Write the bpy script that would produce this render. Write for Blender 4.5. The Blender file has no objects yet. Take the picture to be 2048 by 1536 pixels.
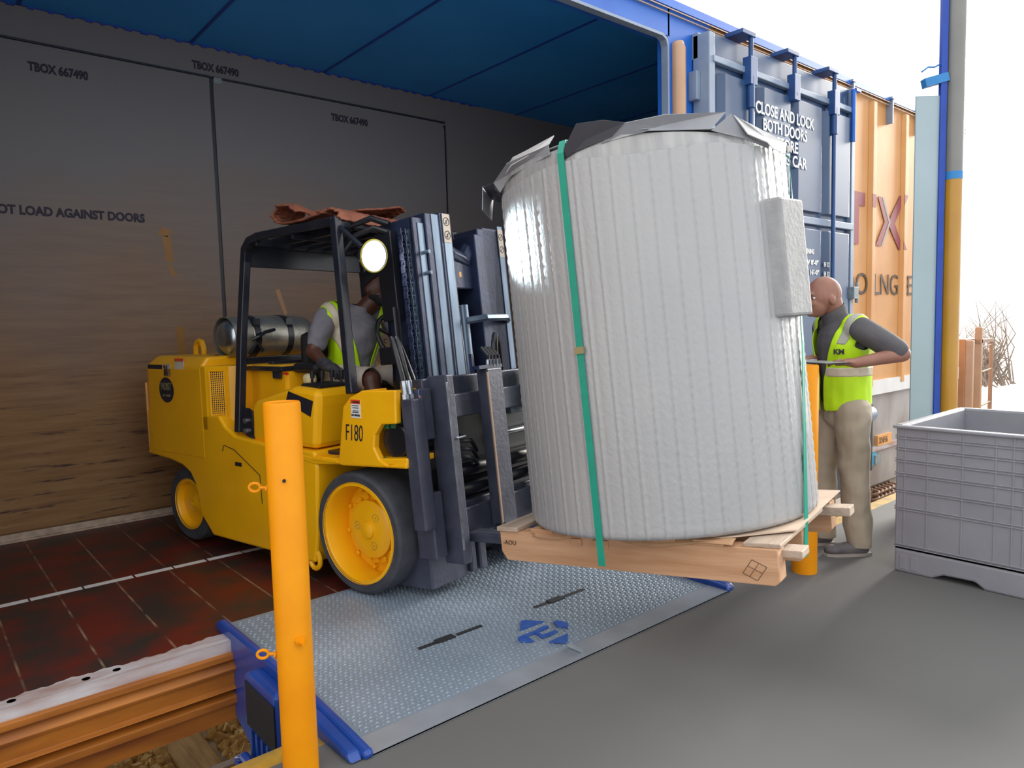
import bpy, bmesh, math, random
from mathutils import Vector, Matrix, Euler
import numpy as np
random.seed(7)
scn = bpy.context.scene
COL = scn.collection
R = math.radians

# ------------------------------------------------------------------ camera
YAW, EYE, FPX = R(49.6), 1.5, 1438.0
ROLL = math.atan(.0265); PITCH = math.atan(120 * math.cos(ROLL) / FPX)
f0 = Vector((math.cos(YAW), math.sin(YAW), 0)); r0 = Vector((math.sin(YAW), -math.cos(YAW), 0)); u0 = Vector((0, 0, 1))
fv = f0 * math.cos(PITCH) - u0 * math.sin(PITCH); uv = u0 * math.cos(PITCH) + f0 * math.sin(PITCH)
rr = r0 * math.cos(ROLL) - uv * math.sin(ROLL); ur = uv * math.cos(ROLL) + r0 * math.sin(ROLL)
cam_d = bpy.data.cameras.new('camera'); cam = bpy.data.objects.new('camera', cam_d); COL.objects.link(cam)
cm = Matrix((rr, ur, -fv)).transposed().to_4x4(); cm.translation = (0, 0, EYE)
cam.matrix_world = cm
cam_d.sensor_width = 36; cam_d.lens = FPX / 2048 * 36; cam_d.clip_start = .05; cam_d.clip_end = 400
scn.camera = cam
# ------------------------------------------------------------------ light
w = bpy.data.worlds.new('overcast_sky'); scn.world = w; w.use_nodes = True
bg = w.node_tree.nodes['Background']; bg.inputs[0].default_value = (.97, .985, 1.0, 1); bg.inputs[1].default_value = 1.0
sd = bpy.data.lights.new('sun', 'SUN'); sd.energy = 4.6; sd.angle = R(26); sd.color = (1, .95, .86)
so = bpy.data.objects.new('sun', sd); COL.objects.link(so)
so.rotation_euler = (Vector((1, .0, .32))).to_track_quat('Z', 'Y').to_euler()
scn.view_settings.view_transform = 'Standard'; scn.view_settings.look = 'None'
scn.view_settings.gamma = 1; scn.view_settings.exposure = 0.75; scn.view_settings.use_curve_mapping = False

# ------------------------------------------------------------------ materials
def newmat(name):
    m = bpy.data.materials.new(name); m.use_nodes = True
    return m, m.node_tree.nodes, m.node_tree.links, m.node_tree.nodes['Principled BSDF']

def mat(name, col, rough=.5, metal=0.0, col2=None, scale=6.0, amount=.5, bump=0.0, bscale=60.0, stretch=(1, 1, 1), spec=None, coat=0):
    m, N, L, P = newmat(name)
    P.inputs['Roughness'].default_value = rough; P.inputs['Metallic'].default_value = metal
    if spec is not None: P.inputs['Specular IOR Level'].default_value = spec
    if coat: P.inputs['Coat Weight'].default_value = coat; P.inputs['Coat Roughness'].default_value = .15
    tc = N.new('ShaderNodeTexCoord'); mp = N.new('ShaderNodeMapping'); mp.inputs['Scale'].default_value = stretch
    L.new(tc.outputs['Object'], mp.inputs['Vector'])
    c2 = col2 if col2 else tuple(c * .8 for c in col)
    nz = N.new('ShaderNodeTexNoise'); nz.inputs['Scale'].default_value = scale; nz.inputs['Detail'].default_value = 6
    L.new(mp.outputs[0], nz.inputs['Vector'])
    rp = N.new('ShaderNodeValToRGB'); rp.color_ramp.elements[0].position = .5 - .3 * (1 - amount) ; rp.color_ramp.elements[1].position = .5 + .25
    rp.color_ramp.elements[0].color = (*c2, 1); rp.color_ramp.elements[1].color = (*col, 1)
    L.new(nz.outputs[0], rp.inputs[0]); L.new(rp.outputs[0], P.inputs['Base Color'])
    if bump:
        n2 = N.new('ShaderNodeTexNoise'); n2.inputs['Scale'].default_value = bscale; n2.inputs['Detail'].default_value = 4
        L.new(mp.outputs[0], n2.inputs['Vector'])
        b = N.new('ShaderNodeBump'); b.inputs['Strength'].default_value = bump; b.inputs['Distance'].default_value = .01
        L.new(n2.outputs[0], b.inputs['Height']); L.new(b.outputs[0], P.inputs['Normal'])
    return m

def emat(name, col, s):
    m, N, L, P = newmat(name)
    P.inputs['Emission Color'].default_value = (*col, 1); P.inputs['Emission Strength'].default_value = s
    P.inputs['Base Color'].default_value = (*col, 1)
    return m

M = {}
M['yellow'] = mat('truck_yellow_paint', (.98,.49,.003), .38, col2=(.86,.41,.003), scale=3, amount=.3, coat=.3)
M['bollard'] = mat('safety_orange_yellow_paint', (.86,.33,.001), .42, col2=(.78,.27,.001), scale=5, bump=.05, bscale=90, spec=.25)
M['black'] = mat('black_paint', (.010, .012, .022), .22, col2=(.02, .022, .03), scale=8)
M['mast'] = mat('dark_blue_grey_steel', (.028,.042,.10), .42, .3, col2=(.016,.024,.055), scale=7, bump=.12, bscale=40)
M['carr'] = mat('worn_grey_blue_steel', (.080, .088, .125), .42, .3, col2=(.045, .05, .078), scale=9, amount=.3, bump=.15, bscale=40)
M['mastlite'] = mat('bare_blue_grey_steel', (.22, .29, .38), .35, .6, col2=(.10, .14, .2), scale=9, stretch=(1, 1, .2))
M['steel'] = mat('worn_bright_steel', (.55, .6, .66), .25, .9, col2=(.3, .33, .38), scale=14)
M['rubber'] = mat('black_tyre_rubber', (.030, .032, .042), .75, col2=(.055, .058, .07), scale=9, bump=.35, bscale=24)
M['hose'] = mat('black_hose_rubber', (.012, .013, .018), .3)
M['grey_bracket'] = mat('grey_bracket_paint', (.30, .36, .38), .5, col2=(.2, .24, .27), scale=20)
M['green'] = mat('green_strap_webbing', (.02, .16, .05), .6)
M['alu'] = mat('scuffed_aluminium', (.62, .58, .50), .33, .75, col2=(.36, .34, .30), scale=7, bump=.15, bscale=50)
M['blk_rub'] = mat('black_vinyl', (.012, .012, .016), .45)
M['cream'] = mat('cream_plastic', (.75, .66, .38), .5)
M['red'] = mat('red_plastic', (.8, .03, .03), .4)
M['white'] = mat('white_print', (.8, .8, .8), .5, col2=(.7, .7, .7))
M['ink'] = mat('black_print', (.012, .012, .02), .6)
M['wallink'] = mat('purple_black_stencil_ink', (.014, .010, .028), .7, col2=(.03, .024, .045), scale=40)
M['labelred'] = mat('red_label_print', (.75, .06, .01), .5)
M['navy'] = mat('navy_label', (.02, .022, .04), .5)
M['offwhite'] = mat('offwhite_label', (.62, .52, .42), .6)
M['flagblue'] = mat('flag_blue', (.02, .04, .2), .5)
M['wrap'] = mat('white_corrugated_wrap', (.40,.40,.405), .34, col2=(.36,.365,.375), scale=3, bump=.25, bscale=70, stretch=(1, 1, .6), spec=.6, coat=.25)
M['film'] = mat('clear_film_over_white_board', (.44,.44,.43), .12, col2=(.30,.30,.31), scale=22, bump=.6, bscale=30, stretch=(1, 1, .08), coat=.6)
M['cap'] = mat('grey_paperboard_cap', (.33,.335,.36), .55, col2=(.27,.28,.31), scale=6)
M['capdark'] = mat('charcoal_paper_liner', (.05, .05, .065), .6)
M['foam'] = mat('pale_grey_foam', (.38,.38,.375), .7, col2=(.31,.31,.32), scale=16, bump=.25, bscale=50)
M['strap'] = mat('green_plastic_strap', (.004, .33, .22), .4, col2=(.01, .28, .20), scale=20)
M['metalbuckle'] = mat('brass_toned_buckle', (.4, .36, .2), .4, .6)
M['wood'] = mat('raw_pine_timber', (.66, .40, .24), .7, col2=(.46, .24, .12), scale=3.2, amount=.4, stretch=(.5, 6, 8), bump=.25, bscale=25)
M['woodgrey'] = mat('pale_weathered_timber', (.55, .44, .35), .75, col2=(.36, .27, .2), scale=3.2, stretch=(5, .6, 8), bump=.25, bscale=25)
M['kraft'] = mat('brown_kraft_paper', (.50, .30, .16), .7, col2=(.40, .22, .12), scale=8)
M['kraftpale'] = mat('pale_kraft_board', (.60, .47, .36), .7, col2=(.52, .39, .29), scale=8)
M['concrete'] = mat('smooth_grey_concrete', (.138,.136,.133), .85, col2=(.128,.126,.123), scale=1.6, bump=.04, bscale=14)
M['dockedge'] = mat('painted_dock_edge', (.60, .32, .02), .6, col2=(.25, .17, .05), scale=9)
M['deckplate'] = mat('galvanised_tread_plate', (.33,.40,.49), .40, .3, col2=(.25, .31, .38), scale=2.5, amount=.3, bump=.05, bscale=80)
M['deckbevel'] = mat('worn_plate_lip', (.42, .46, .52), .4, .4, col2=(.34, .37, .42), scale=6)
M['blue'] = mat('blue_equipment_paint', (.012, .07, .36), .35, col2=(.010, .05, .27), scale=6, coat=.3)
M['slot'] = mat('dark_slot', (.012, .013, .018), .8)
M['markblue'] = mat('blue_floor_marking', (.01, .06, .36), .6, col2=(.03, .10, .36), scale=30)
M['carfloor'] = None
M['sillwhite'] = mat('chipped_white_paint', (.62, .62, .66), .6, col2=(.30, .13, .07), scale=6, amount=0.05, stretch=(.6, 2.5, 2.5))
M['carorange'] = mat('orange_railcar_paint', (.66,.33,.115), .5, col2=(.56,.24,.06), scale=2.2, amount=.3, bump=.06, bscale=20)
M['carrust'] = mat('rusty_orange_sill_paint', (.56, .20, .02), .55, col2=(.22, .06, .01), scale=5, amount=.25, stretch=(.35, 1, 2), bump=.12, bscale=22)
M['ceiling'] = mat('shade_blue_roof_sheet', (.035,.38,.98), .5, col2=(.022,.30,.86), scale=1.2, bump=.04, bscale=9)  # blue tint of the shaded interior put into the base colour
M['bluesteel'] = mat('shade_blue_door_frame', (.02, .16, .62), .42, col2=(.014, .11, .5), scale=3)  # framing of the orange car, coloured with its blue shade tint
M['doorblue'] = mat('shade_blue_door', (.034,.085,.19), .34, col2=(.024,.06,.145), scale=2.2, coat=.4)  # orange door in shade; the blue cast is put into its colour
M['rodblue'] = mat('shade_blue_rod', (.022, .085, .26), .4, col2=(.016, .06, .2), scale=5)  # rods carry the same painted-in blue shade tint as the door
M['doorframe'] = mat('pale_edge_paint', (.27,.34,.46), .45, col2=(.21,.27,.37), scale=5)
M['tanpost'] = mat('tan_guide_post_paint', (.52, .32, .2), .4, col2=(.45, .26, .15), scale=4, coat=.3)
M['under'] = mat('grey_underframe', (.45, .43, .43), .6, col2=(.20, .16, .14), scale=2.2, amount=.1, stretch=(1, 1, .6))
M['maroon'] = mat('maroon_logo_paint', (.30, .04, .055), .55)
M['logogrey'] = mat('warm_grey_logo_paint', (.33, .30, .27), .55)
M['slogan'] = mat('brown_stencil_paint', (.10, .055, .03), .6)
M['spring'] = mat('rusty_spring_steel', (.40, .25, .17), .6)
M['placard'] = mat('orange_placard', (.85, .42, .14), .6)
M['cyan'] = mat('cyan_spray_paint', (.10, .55, .80), .6)
M['rail'] = mat('polished_rail_steel', (.52, .44, .40), .35, .7, col2=(.35, .26, .2), scale=5)
M['tie'] = mat('weathered_timber_sleeper', (.80, .56, .24), .85, col2=(.48, .30, .11), scale=3, stretch=(8, 1, 4), bump=.3, bscale=20)
M['stone'] = mat('tan_ballast_stone', (.90, .64, .26), .85, col2=(.55, .34, .11), scale=9, bump=.15, bscale=40)
M['gravel'] = mat('pale_dusty_gravel', (.85,.80,.74), .95, col2=(.68, .62, .54), scale=3, bump=.2, bscale=30)
M['colblue'] = mat('pale_blue_grey_column', (.40, .50, .56), .5, col2=(.33, .43, .46), scale=1.4)
M['colweb'] = mat('strong_blue_column_web', (.012, .07, .45), .5)
M['pipegrey'] = mat('grey_pipe_paint', (.24, .24, .22), .35, col2=(.19, .19, .18), scale=3, coat=.2)
M['pipeyel'] = mat('ochre_pipe_paint', (.52, .27, .02), .32, col2=(.44, .21, .02), scale=3, coat=.3)
M['tape'] = mat('blue_tape', (.03, .25, .62), .5)
M['plastic'] = mat('grey_bulk_bin_plastic', (.29,.29,.325), .5, col2=(.25,.25,.285), scale=5, bump=.06, bscale=50)
M['skin_d'] = mat('dark_brown_skin', (.115, .042, .026), .45, col2=(.08, .028, .018), scale=14)
M['skin_l'] = mat('light_skin', (.34,.165,.115), .5, col2=(.26,.115,.08), scale=12)
M['vest'] = mat('lime_hi_vis_fabric', (.55, .86, .0), .6, col2=(.46, .76, .0), scale=7)
M['refl'] = mat('silver_reflective_tape', (.66, .58, .46), .4, col2=(.6, .52, .4), scale=9)
M['refl2'] = mat('grey_reflective_tape', (.42, .42, .38), .4)
M['shirt'] = mat('grey_shirt_fabric', (.23, .22, .25), .8, col2=(.16, .155, .18), scale=10, bump=.4, bscale=14)
M['shirt2'] = mat('slate_polo_fabric', (.105, .10, .105), .8, col2=(.085, .08, .09), scale=8, bump=.2, bscale=14)
M['shorts'] = mat('stone_shorts_fabric', (.55, .50, .46), .8, col2=(.40, .30, .22), scale=7, bump=.4, bscale=12)
M['khaki'] = mat('khaki_trouser_fabric', (.48, .41, .32), .8, col2=(.37, .31, .235), scale=5, bump=.8, bscale=9, stretch=(1, 1, .5))
M['shoe'] = mat('grey_work_shoe', (.16, .14, .14), .6, col2=(.09, .08, .09), scale=14)
M['sole'] = mat('shoe_sole', (.38, .34, .31), .7)
M['glove'] = mat('black_work_glove', (.022, .022, .03), .6, col2=(.05, .05, .06), scale=25)
M['hair'] = mat('black_cap_fabric', (.008, .008, .014), .8)
M['cardbrown'] = mat('red_brown_corrugated_board', (.33, .115, .06), .8, col2=(.19, .055, .03), scale=9, bump=.6, bscale=55)
M['lamp'] = emat('lit_lamp_lens', (1, 1, 1), 14)
M['lampring'] = mat('yellow_lamp_ring', (.5, .42, .05), .4)
M['shrub'] = mat('grey_brown_twigs', (.35, .30, .26), .9)

def plywood():
    m, N, L, P = newmat('scuffed_tinted_plywood')
    P.inputs['Roughness'].default_value = .62
    tc = N.new('ShaderNodeTexCoord'); sx = N.new('ShaderNodeSeparateXYZ'); L.new(tc.outputs['Object'], sx.inputs[0])
    mp = N.new('ShaderNodeMapping'); mp.inputs['Scale'].default_value = (.7, 1, 9); L.new(tc.outputs['Object'], mp.inputs[0])
    n1 = N.new('ShaderNodeTexNoise'); n1.inputs['Scale'].default_value = 2.2; n1.inputs['Detail'].default_value = 8; n1.inputs['Roughness'].default_value = .65
    L.new(mp.outputs[0], n1.inputs['Vector'])
    n0 = N.new('ShaderNodeTexNoise'); n0.inputs['Scale'].default_value = .9; L.new(tc.outputs['Object'], n0.inputs['Vector'])
    # height + wander blends brown plywood to grey; the interior's warm-low light tint is painted in
    h = N.new('ShaderNodeMath'); h.operation = 'MULTIPLY_ADD'; h.inputs[1].default_value = 1.6; L.new(n0.outputs[0], h.inputs[0]); L.new(sx.outputs[2], h.inputs[2])
    mr = N.new('ShaderNodeMapRange'); mr.inputs[1].default_value = 1.7; mr.inputs[2].default_value = 3.7; L.new(h.outputs[0], mr.inputs[0])
    ra = N.new('ShaderNodeValToRGB'); e = ra.color_ramp.elements
    e[0].position = .3; e[0].color = (.185, .080, .021, 1); e[1].position = .72; e[1].color = (.31, .168, .068, 1)
    L.new(n1.outputs[0], ra.inputs[0])
    mx = N.new('ShaderNodeMix'); mx.data_type = 'RGBA'; L.new(mr.outputs[0], mx.inputs[0]); L.new(ra.outputs[0], mx.inputs[6]); mx.inputs[7].default_value = (.185, .176, .184, 1)
    # dark gouges along the grain, only low down
    mp2 = N.new('ShaderNodeMapping'); mp2.inputs['Scale'].default_value = (1.0, 1, 17); L.new(tc.outputs['Object'], mp2.inputs[0])
    n2 = N.new('ShaderNodeTexNoise'); n2.inputs['Scale'].default_value = 1.7; n2.inputs['Detail'].default_value = 5; n2.inputs['Roughness'].default_value = .7; L.new(mp2.outputs[0], n2.inputs['Vector'])
    g = N.new('ShaderNodeMapRange'); g.inputs[1].default_value = .575; g.inputs[2].default_value = .64; L.new(n2.outputs[0], g.inputs[0])
    lo = N.new('ShaderNodeMapRange'); lo.inputs[1].default_value = 1.5; lo.inputs[2].default_value = .6; L.new(sx.outputs[2], lo.inputs[0])
    mu = N.new('ShaderNodeMath'); mu.operation = 'MULTIPLY'; L.new(g.outputs[0], mu.inputs[0]); L.new(lo.outputs[0], mu.inputs[1])
    mx2 = N.new('ShaderNodeMix'); mx2.data_type = 'RGBA'; L.new(mu.outputs[0], mx2.inputs[0]); L.new(mx.outputs[2], mx2.inputs[6]); mx2.inputs[7].default_value = (.045, .015, .008, 1)
    L.new(mx2.outputs[2], P.inputs['Base Color'])
    return m
M['ply'] = plywood()

def planks():
    m, N, L, P = newmat('oxblood_plank_floor')
    P.inputs['Roughness'].default_value = .45
    tc = N.new('ShaderNodeTexCoord'); sx = N.new('ShaderNodeSeparateXYZ'); L.new(tc.outputs['Object'], sx.inputs[0])
    nz = N.new('ShaderNodeTexNoise'); nz.inputs['Scale'].default_value = 3.5; nz.inputs['Detail'].default_value = 7; L.new(tc.outputs['Object'], nz.inputs['Vector'])
    ra = N.new('ShaderNodeValToRGB'); e = ra.color_ramp.elements
    e[0].position = .36; e[0].color = (.030, .022, .020, 1); e[1].position = .62; e[1].color = (.125, .014, .008, 1)
    L.new(nz.outputs[0], ra.inputs[0])
    d = N.new('ShaderNodeMath'); d.operation = 'DIVIDE'; d.inputs[1].default_value = .30; L.new(sx.outputs[0], d.inputs[0])
    fr = N.new('ShaderNodeMath'); fr.operation = 'FRACT'; L.new(d.outputs[0], fr.inputs[0])
    lt = N.new('ShaderNodeMath'); lt.operation = 'LESS_THAN'; lt.inputs[1].default_value = .035; L.new(fr.outputs[0], lt.inputs[0])
    n2 = N.new('ShaderNodeTexNoise'); n2.inputs['Scale'].default_value = 5; n2.inputs['Detail'].default_value = 5; L.new(tc.outputs['Object'], n2.inputs['Vector'])
    g2 = N.new('ShaderNodeMapRange'); g2.inputs[1].default_value = .4; g2.inputs[2].default_value = .62; L.new(n2.outputs[0], g2.inputs[0])
    mu = N.new('ShaderNodeMath'); mu.operation = 'MULTIPLY'; L.new(lt.outputs[0], mu.inputs[0]); L.new(g2.outputs[0], mu.inputs[1])
    mx = N.new('ShaderNodeMix'); mx.data_type = 'RGBA'; L.new(mu.outputs[0], mx.inputs[0]); L.new(ra.outputs[0], mx.inputs[6]); mx.inputs[7].default_value = (.26, .17, .11, 1)
    L.new(mx.outputs[2], P.inputs['Base Color'])
    b = N.new('ShaderNodeBump'); b.inputs['Strength'].default_value = .15; b.inputs['Distance'].default_value = .01; L.new(nz.outputs[0], b.inputs['Height']); L.new(b.outputs[0], P.inputs['Normal'])
    return m
M['carfloor'] = planks()

# ------------------------------------------------------------------ builders
ID = Matrix.Identity(4)
class B:
    """collects shapes into one mesh"""
    def __init__(s, M_=None): s.bm = bmesh.new(); s.M = M_ or ID
    def _add(s, vs, fs, M_=None):
        T = s.M @ M_ if M_ else s.M
        v = [s.bm.verts.new(T @ Vector(p)) for p in vs]
        for f in fs:
            try: s.bm.faces.new([v[i] for i in f])
            except ValueError: pass
        return s
    def box(s, x0, x1, y0, y1, z0, z1, M_=None):
        return s._add([(x0, y0, z0), (x1, y0, z0), (x1, y1, z0), (x0, y1, z0), (x0, y0, z1), (x1, y0, z1), (x1, y1, z1), (x0, y1, z1)],
                      [(0, 3, 2, 1), (4, 5, 6, 7), (0, 1, 5, 4), (1, 2, 6, 5), (2, 3, 7, 6), (3, 0, 4, 7)], M_)
    def prism(s, prof, ax, a, b, M_=None):
        """profile in the plane across axis ax: x->(y,z), y->(x,z), z->(x,y)"""
        def P(p, t): return (t, p[0], p[1]) if ax == 'x' else (p[0], t, p[1]) if ax == 'y' else (p[0], p[1], t)
        n = len(prof); vs = [P(p, a) for p in prof] + [P(p, b) for p in prof]
        fs = [tuple(range(n))[::-1], tuple(range(n, 2 * n))] + [(i, (i + 1) % n, n + (i + 1) % n, n + i) for i in range(n)]
        return s._add(vs, fs, M_)
    def poly(s, pts, thick=.0, M_=None):
        """flat polygon of 3-D points, given a thickness along its normal"""
        n = len(pts); P = [Vector(p) for p in pts]
        nn = (P[1] - P[0]).cross(P[2] - P[0]).normalized() * thick
        vs = P + [p + nn for p in P]
        fs = [tuple(range(n))[::-1], tuple(range(n, 2 * n))] + [(i, (i + 1) % n, n + (i + 1) % n, n + i) for i in range(n)]
        return s._add(vs, fs, M_)
    def tube(s, p0, p1, r, r2=None, n=16, M_=None):
        return s.path([p0, p1], [r, r if r2 is None else r2], n, M_)
    def path(s, pts, r, n=10, M_=None, closed=False):
        P = [Vector(p) for p in pts]; k = len(P)
        rs = r if isinstance(r, (list, tuple)) else [r] * k
        vs, fs = [], []; up = None
        for i, p in enumerate(P):
            if closed: t = (P[(i + 1) % k] - P[i - 1]).normalized()
            else: t = (P[min(i + 1, k - 1)] - P[max(i - 1, 0)]).normalized()
            if up is None: up = t.orthogonal().normalized()
            up = (up - t * up.dot(t)).normalized(); sd_ = t.cross(up)
            for j in range(n):
                a = 2 * math.pi * j / n; vs.append(p + (up * math.cos(a) + sd_ * math.sin(a)) * rs[i])
        for i in range(k if closed else k - 1):
            for j in range(n):
                i2 = (i + 1) % k
                fs.append((i * n + j, i * n + (j + 1) % n, i2 * n + (j + 1) % n, i2 * n + j))
        if not closed: fs += [tuple(range(n))[::-1], tuple(range((k - 1) * n, k * n))]
        return s._add(vs, fs, M_)
    def lathe(s, prof, n=48, M_=None, axis='z'):
        """prof: (radius, height) pairs round the axis, closed loop if the first equals the last"""
        vs, fs = [], []
        for r, h in prof:
            for j in range(n):
                a = 2 * math.pi * j / n; c_, s_ = r * math.cos(a), r * math.sin(a)
                vs.append((c_, s_, h) if axis == 'z' else (c_, h, s_) if axis == 'y' else (h, c_, s_))
        for i in range(len(prof) - 1):
            for j in range(n): fs.append((i * n + j, i * n + (j + 1) % n, (i + 1) * n + (j + 1) % n, (i + 1) * n + j))
        if prof[0] != prof[-1]:
            fs.append(tuple(range(n))[::-1]); k = len(prof) - 1; fs.append(tuple(range(k * n, k * n + n)))
        return s._add(vs, fs, M_)
    def grid(s, fn, nu, nv, M_=None):
        vs = [fn(i / nu, j / nv) for i in range(nu + 1) for j in range(nv + 1)]
        fs = [(i * (nv + 1) + j, (i + 1) * (nv + 1) + j, (i + 1) * (nv + 1) + j + 1, i * (nv + 1) + j + 1) for i in range(nu) for j in range(nv)]
        return s._add(vs, fs, M_)
    def build(s, name, m, parent=None, bevel=0, smooth=False, solid=0, auto=None):
        bmesh.ops.recalc_face_normals(s.bm, faces=s.bm.faces[:])
        me = bpy.data.meshes.new(name); s.bm.to_mesh(me); s.bm.free()
        me.materials.append(m if isinstance(m, bpy.types.Material) else M[m])
        o = bpy.data.objects.new(name, me); COL.objects.link(o)
        if parent: o.parent = parent
        if solid:
            md = o.modifiers.new('thickness', 'SOLIDIFY'); md.thickness = solid; md.offset = 0
        if bevel:
            md = o.modifiers.new('edges', 'BEVEL'); md.width = bevel; md.segments = 2; md.limit_method = 'ANGLE'; md.angle_limit = R(35)
        if smooth or auto:
            for p in me.polygons: p.use_smooth = True
            if auto: me.set_sharp_from_angle(angle=R(auto))
        return o

def tag(o, label=None, cat=None, group=None, kind=None):
    if label: o['label'] = label
    if cat: o['category'] = cat
    if group: o['group'] = group
    if kind: o['kind'] = kind
    return o
def thing(name, loc, rz=0, label=None, cat=None, group=None):
    o = bpy.data.objects.new(name, None); COL.objects.link(o); o.location = loc; o.rotation_euler = (0, 0, rz); o.empty_display_size = .1
    return tag(o, label, cat, group)

def eval_mesh(o):
    dg = bpy.context.evaluated_depsgraph_get(); dg.update()
    return bpy.data.meshes.new_from_object(o.evaluated_get(dg))

def text(name, s, size, origin, right, up, m, parent=None, align='LEFT', width=1.0, depth=.0015, bold=0, shear=0, fit=None):
    """lettering laid on a surface; size is the cap height"""
    c = bpy.data.curves.new(name, 'FONT'); c.body = s; c.size = size / .70; c.align_x = align; c.extrude = depth; c.offset = bold; c.resolution_u = 3; c.shear = shear
    t = bpy.data.objects.new(name, c); COL.objects.link(t)
    me = eval_mesh(t); bpy.data.objects.remove(t)
    if fit:
        xs_ = [v.co.x for v in me.vertices]; width = fit / (max(xs_) - min(xs_))
    rt = Vector(right).normalized(); u = Vector(up); u = (u - rt * u.dot(rt)).normalized(); n = rt.cross(u)
    T = Matrix((rt * width, u, n)).transposed().to_4x4(); T.translation = Vector(origin)
    me.transform(T); me.name = name; me.materials.clear(); me.materials.append(M[m])
    o = bpy.data.objects.new(name, me); COL.objects.link(o)
    if parent: o.parent = parent
    return o

def blob_mesh(prims, voxel=.008, smooth=6):
    """capsules ('c', p0, p1, r0, r1) and ellipsoids ('e', centre, radii, euler) fused into one continuous skin"""
    bm = bmesh.new()
    for p in prims:
        if p[0] == 'c':
            a, b_, ra, rb = Vector(p[1]), Vector(p[2]), p[3], p[4]
            d = b_ - a; q = d.to_track_quat('Z', 'Y').to_matrix().to_4x4(); ln = max(d.length, 1e-5)
            T = Matrix.Translation(a) @ q
            n = 16; rings = []
            for k in range(5): t = -math.pi / 2 + k * math.pi / 8; rings.append((max(ra * math.cos(t), 1e-4), ra * math.sin(t)))
            for k in range(0, 5): t = k * math.pi / 8; rings.append((max(rb * math.cos(t), 1e-4), ln + rb * math.sin(t)))
            vs = [[bm.verts.new(T @ Vector((r_ * math.cos(2 * math.pi * j / n), r_ * math.sin(2 * math.pi * j / n), h))) for j in range(n)] for r_, h in rings]
            for i in range(len(vs) - 1):
                for j in range(n): bm.faces.new((vs[i][j], vs[i][(j + 1) % n], vs[i + 1][(j + 1) % n], vs[i + 1][j]))
            bm.faces.new(vs[0][::-1]); bm.faces.new(vs[-1])
        else:
            T = Matrix.Translation(Vector(p[1])) @ (Euler(p[3]).to_matrix().to_4x4() if len(p) > 3 else ID) @ Matrix.Diagonal((*p[2], 1))
            bmesh.ops.create_uvsphere(bm, u_segments=20, v_segments=14, radius=1, matrix=T)
    me = bpy.data.meshes.new('tmp'); bm.to_mesh(me); bm.free()
    o = bpy.data.objects.new('tmp', me); COL.objects.link(o)
    md = o.modifiers.new('r', 'REMESH'); md.mode = 'VOXEL'; md.voxel_size = voxel; md.use_smooth_shade = True
    if smooth:
        ms = o.modifiers.new('s', 'SMOOTH'); ms.iterations = smooth; ms.factor = .5
    out = eval_mesh(o); bpy.data.objects.remove(o)
    for p in out.polygons: p.use_smooth = True
    return out
def obj(name, me, m, parent=None):
    me.name = name; me.materials.clear(); me.materials.append(M[m])
    o = bpy.data.objects.new(name, me); COL.objects.link(o)
    if parent: o.parent = parent
    return o
def hem(bm, n=14):
    # even out the stepped rim left by a cut
    for _ in range(n):
        nv = {}
        for v in bm.verts:
            nb = [e.other_vert(v) for e in v.link_edges if e.is_boundary]
            if len(nb) == 2: nv[v] = v.co * .4 + (nb[0].co + nb[1].co) * .3
        for v, c in nv.items(): v.co = c
def carve(me, drop):
    """remove the faces whose centre answers drop(point, normal)"""
    bm = bmesh.new(); bm.from_mesh(me)
    bmesh.ops.delete(bm, geom=[f for f in bm.faces if drop(f.calc_center_median(), f.normal)], context='FACES')
    hem(bm); bm.to_mesh(me); bm.free(); return me
from mathutils import noise as mnoise
def wrinkle(me, amp, sc):
    bm = bmesh.new(); bm.from_mesh(me); bm.normal_update()
    for v in bm.verts:
        q = Vector((v.co.x * sc[0], v.co.y * sc[1], v.co.z * sc[2])); v.co += v.normal * amp * (mnoise.noise(q) + .5 * mnoise.noise(q * 2.1))
    bm.to_mesh(me); bm.free(); return me
def bisect(me, co, no):
    bm = bmesh.new(); bm.from_mesh(me)
    bmesh.ops.bisect_plane(bm, geom=bm.verts[:] + bm.edges[:] + bm.faces[:], plane_co=co, plane_no=no, clear_outer=True)
    bm.to_mesh(me); bm.free(); return me
def cloth(o, t):
    md = o.modifiers.new('cloth', 'SOLIDIFY'); md.thickness = t; md.offset = 1; return o
def patch(me, keep, off=.004):
    """a copy of the faces answering keep(point, normal), lifted off the surface"""
    bm = bmesh.new(); bm.from_mesh(me)
    bmesh.ops.delete(bm, geom=[f for f in bm.faces if not keep(f.calc_center_median(), f.normal)], context='FACES')
    hem(bm)
    for v in bm.verts: v.co += v.normal * off
    n = bpy.data.meshes.new('patch'); bm.to_mesh(n); bm.free()
    for p in n.polygons: p.use_smooth = True
    return n

# ================================================================== SETTING
dock = B(); dock.box(-6, 26, -9, 2.36, -1.3, 0)
tag(dock.build('floor', 'concrete'), 'smooth grey concrete dock floor', 'floor', kind='structure')
e = B(); e.box(-6, 26, 2.36, 2.46, -.9, -.004)
tag(e.build('trim_1', 'dockedge'), 'yellow painted edge of the dock', 'edge', kind='structure')
g = B()
def gr(u, v):
    return (-60 + 260 * u, 2.3 + 150 * v, -1.24)
g.grid(gr, 30, 20)
tag(g.build('ground', 'gravel'), 'pale dusty gravel ground beyond the tracks', 'ground', kind='structure')

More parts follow.
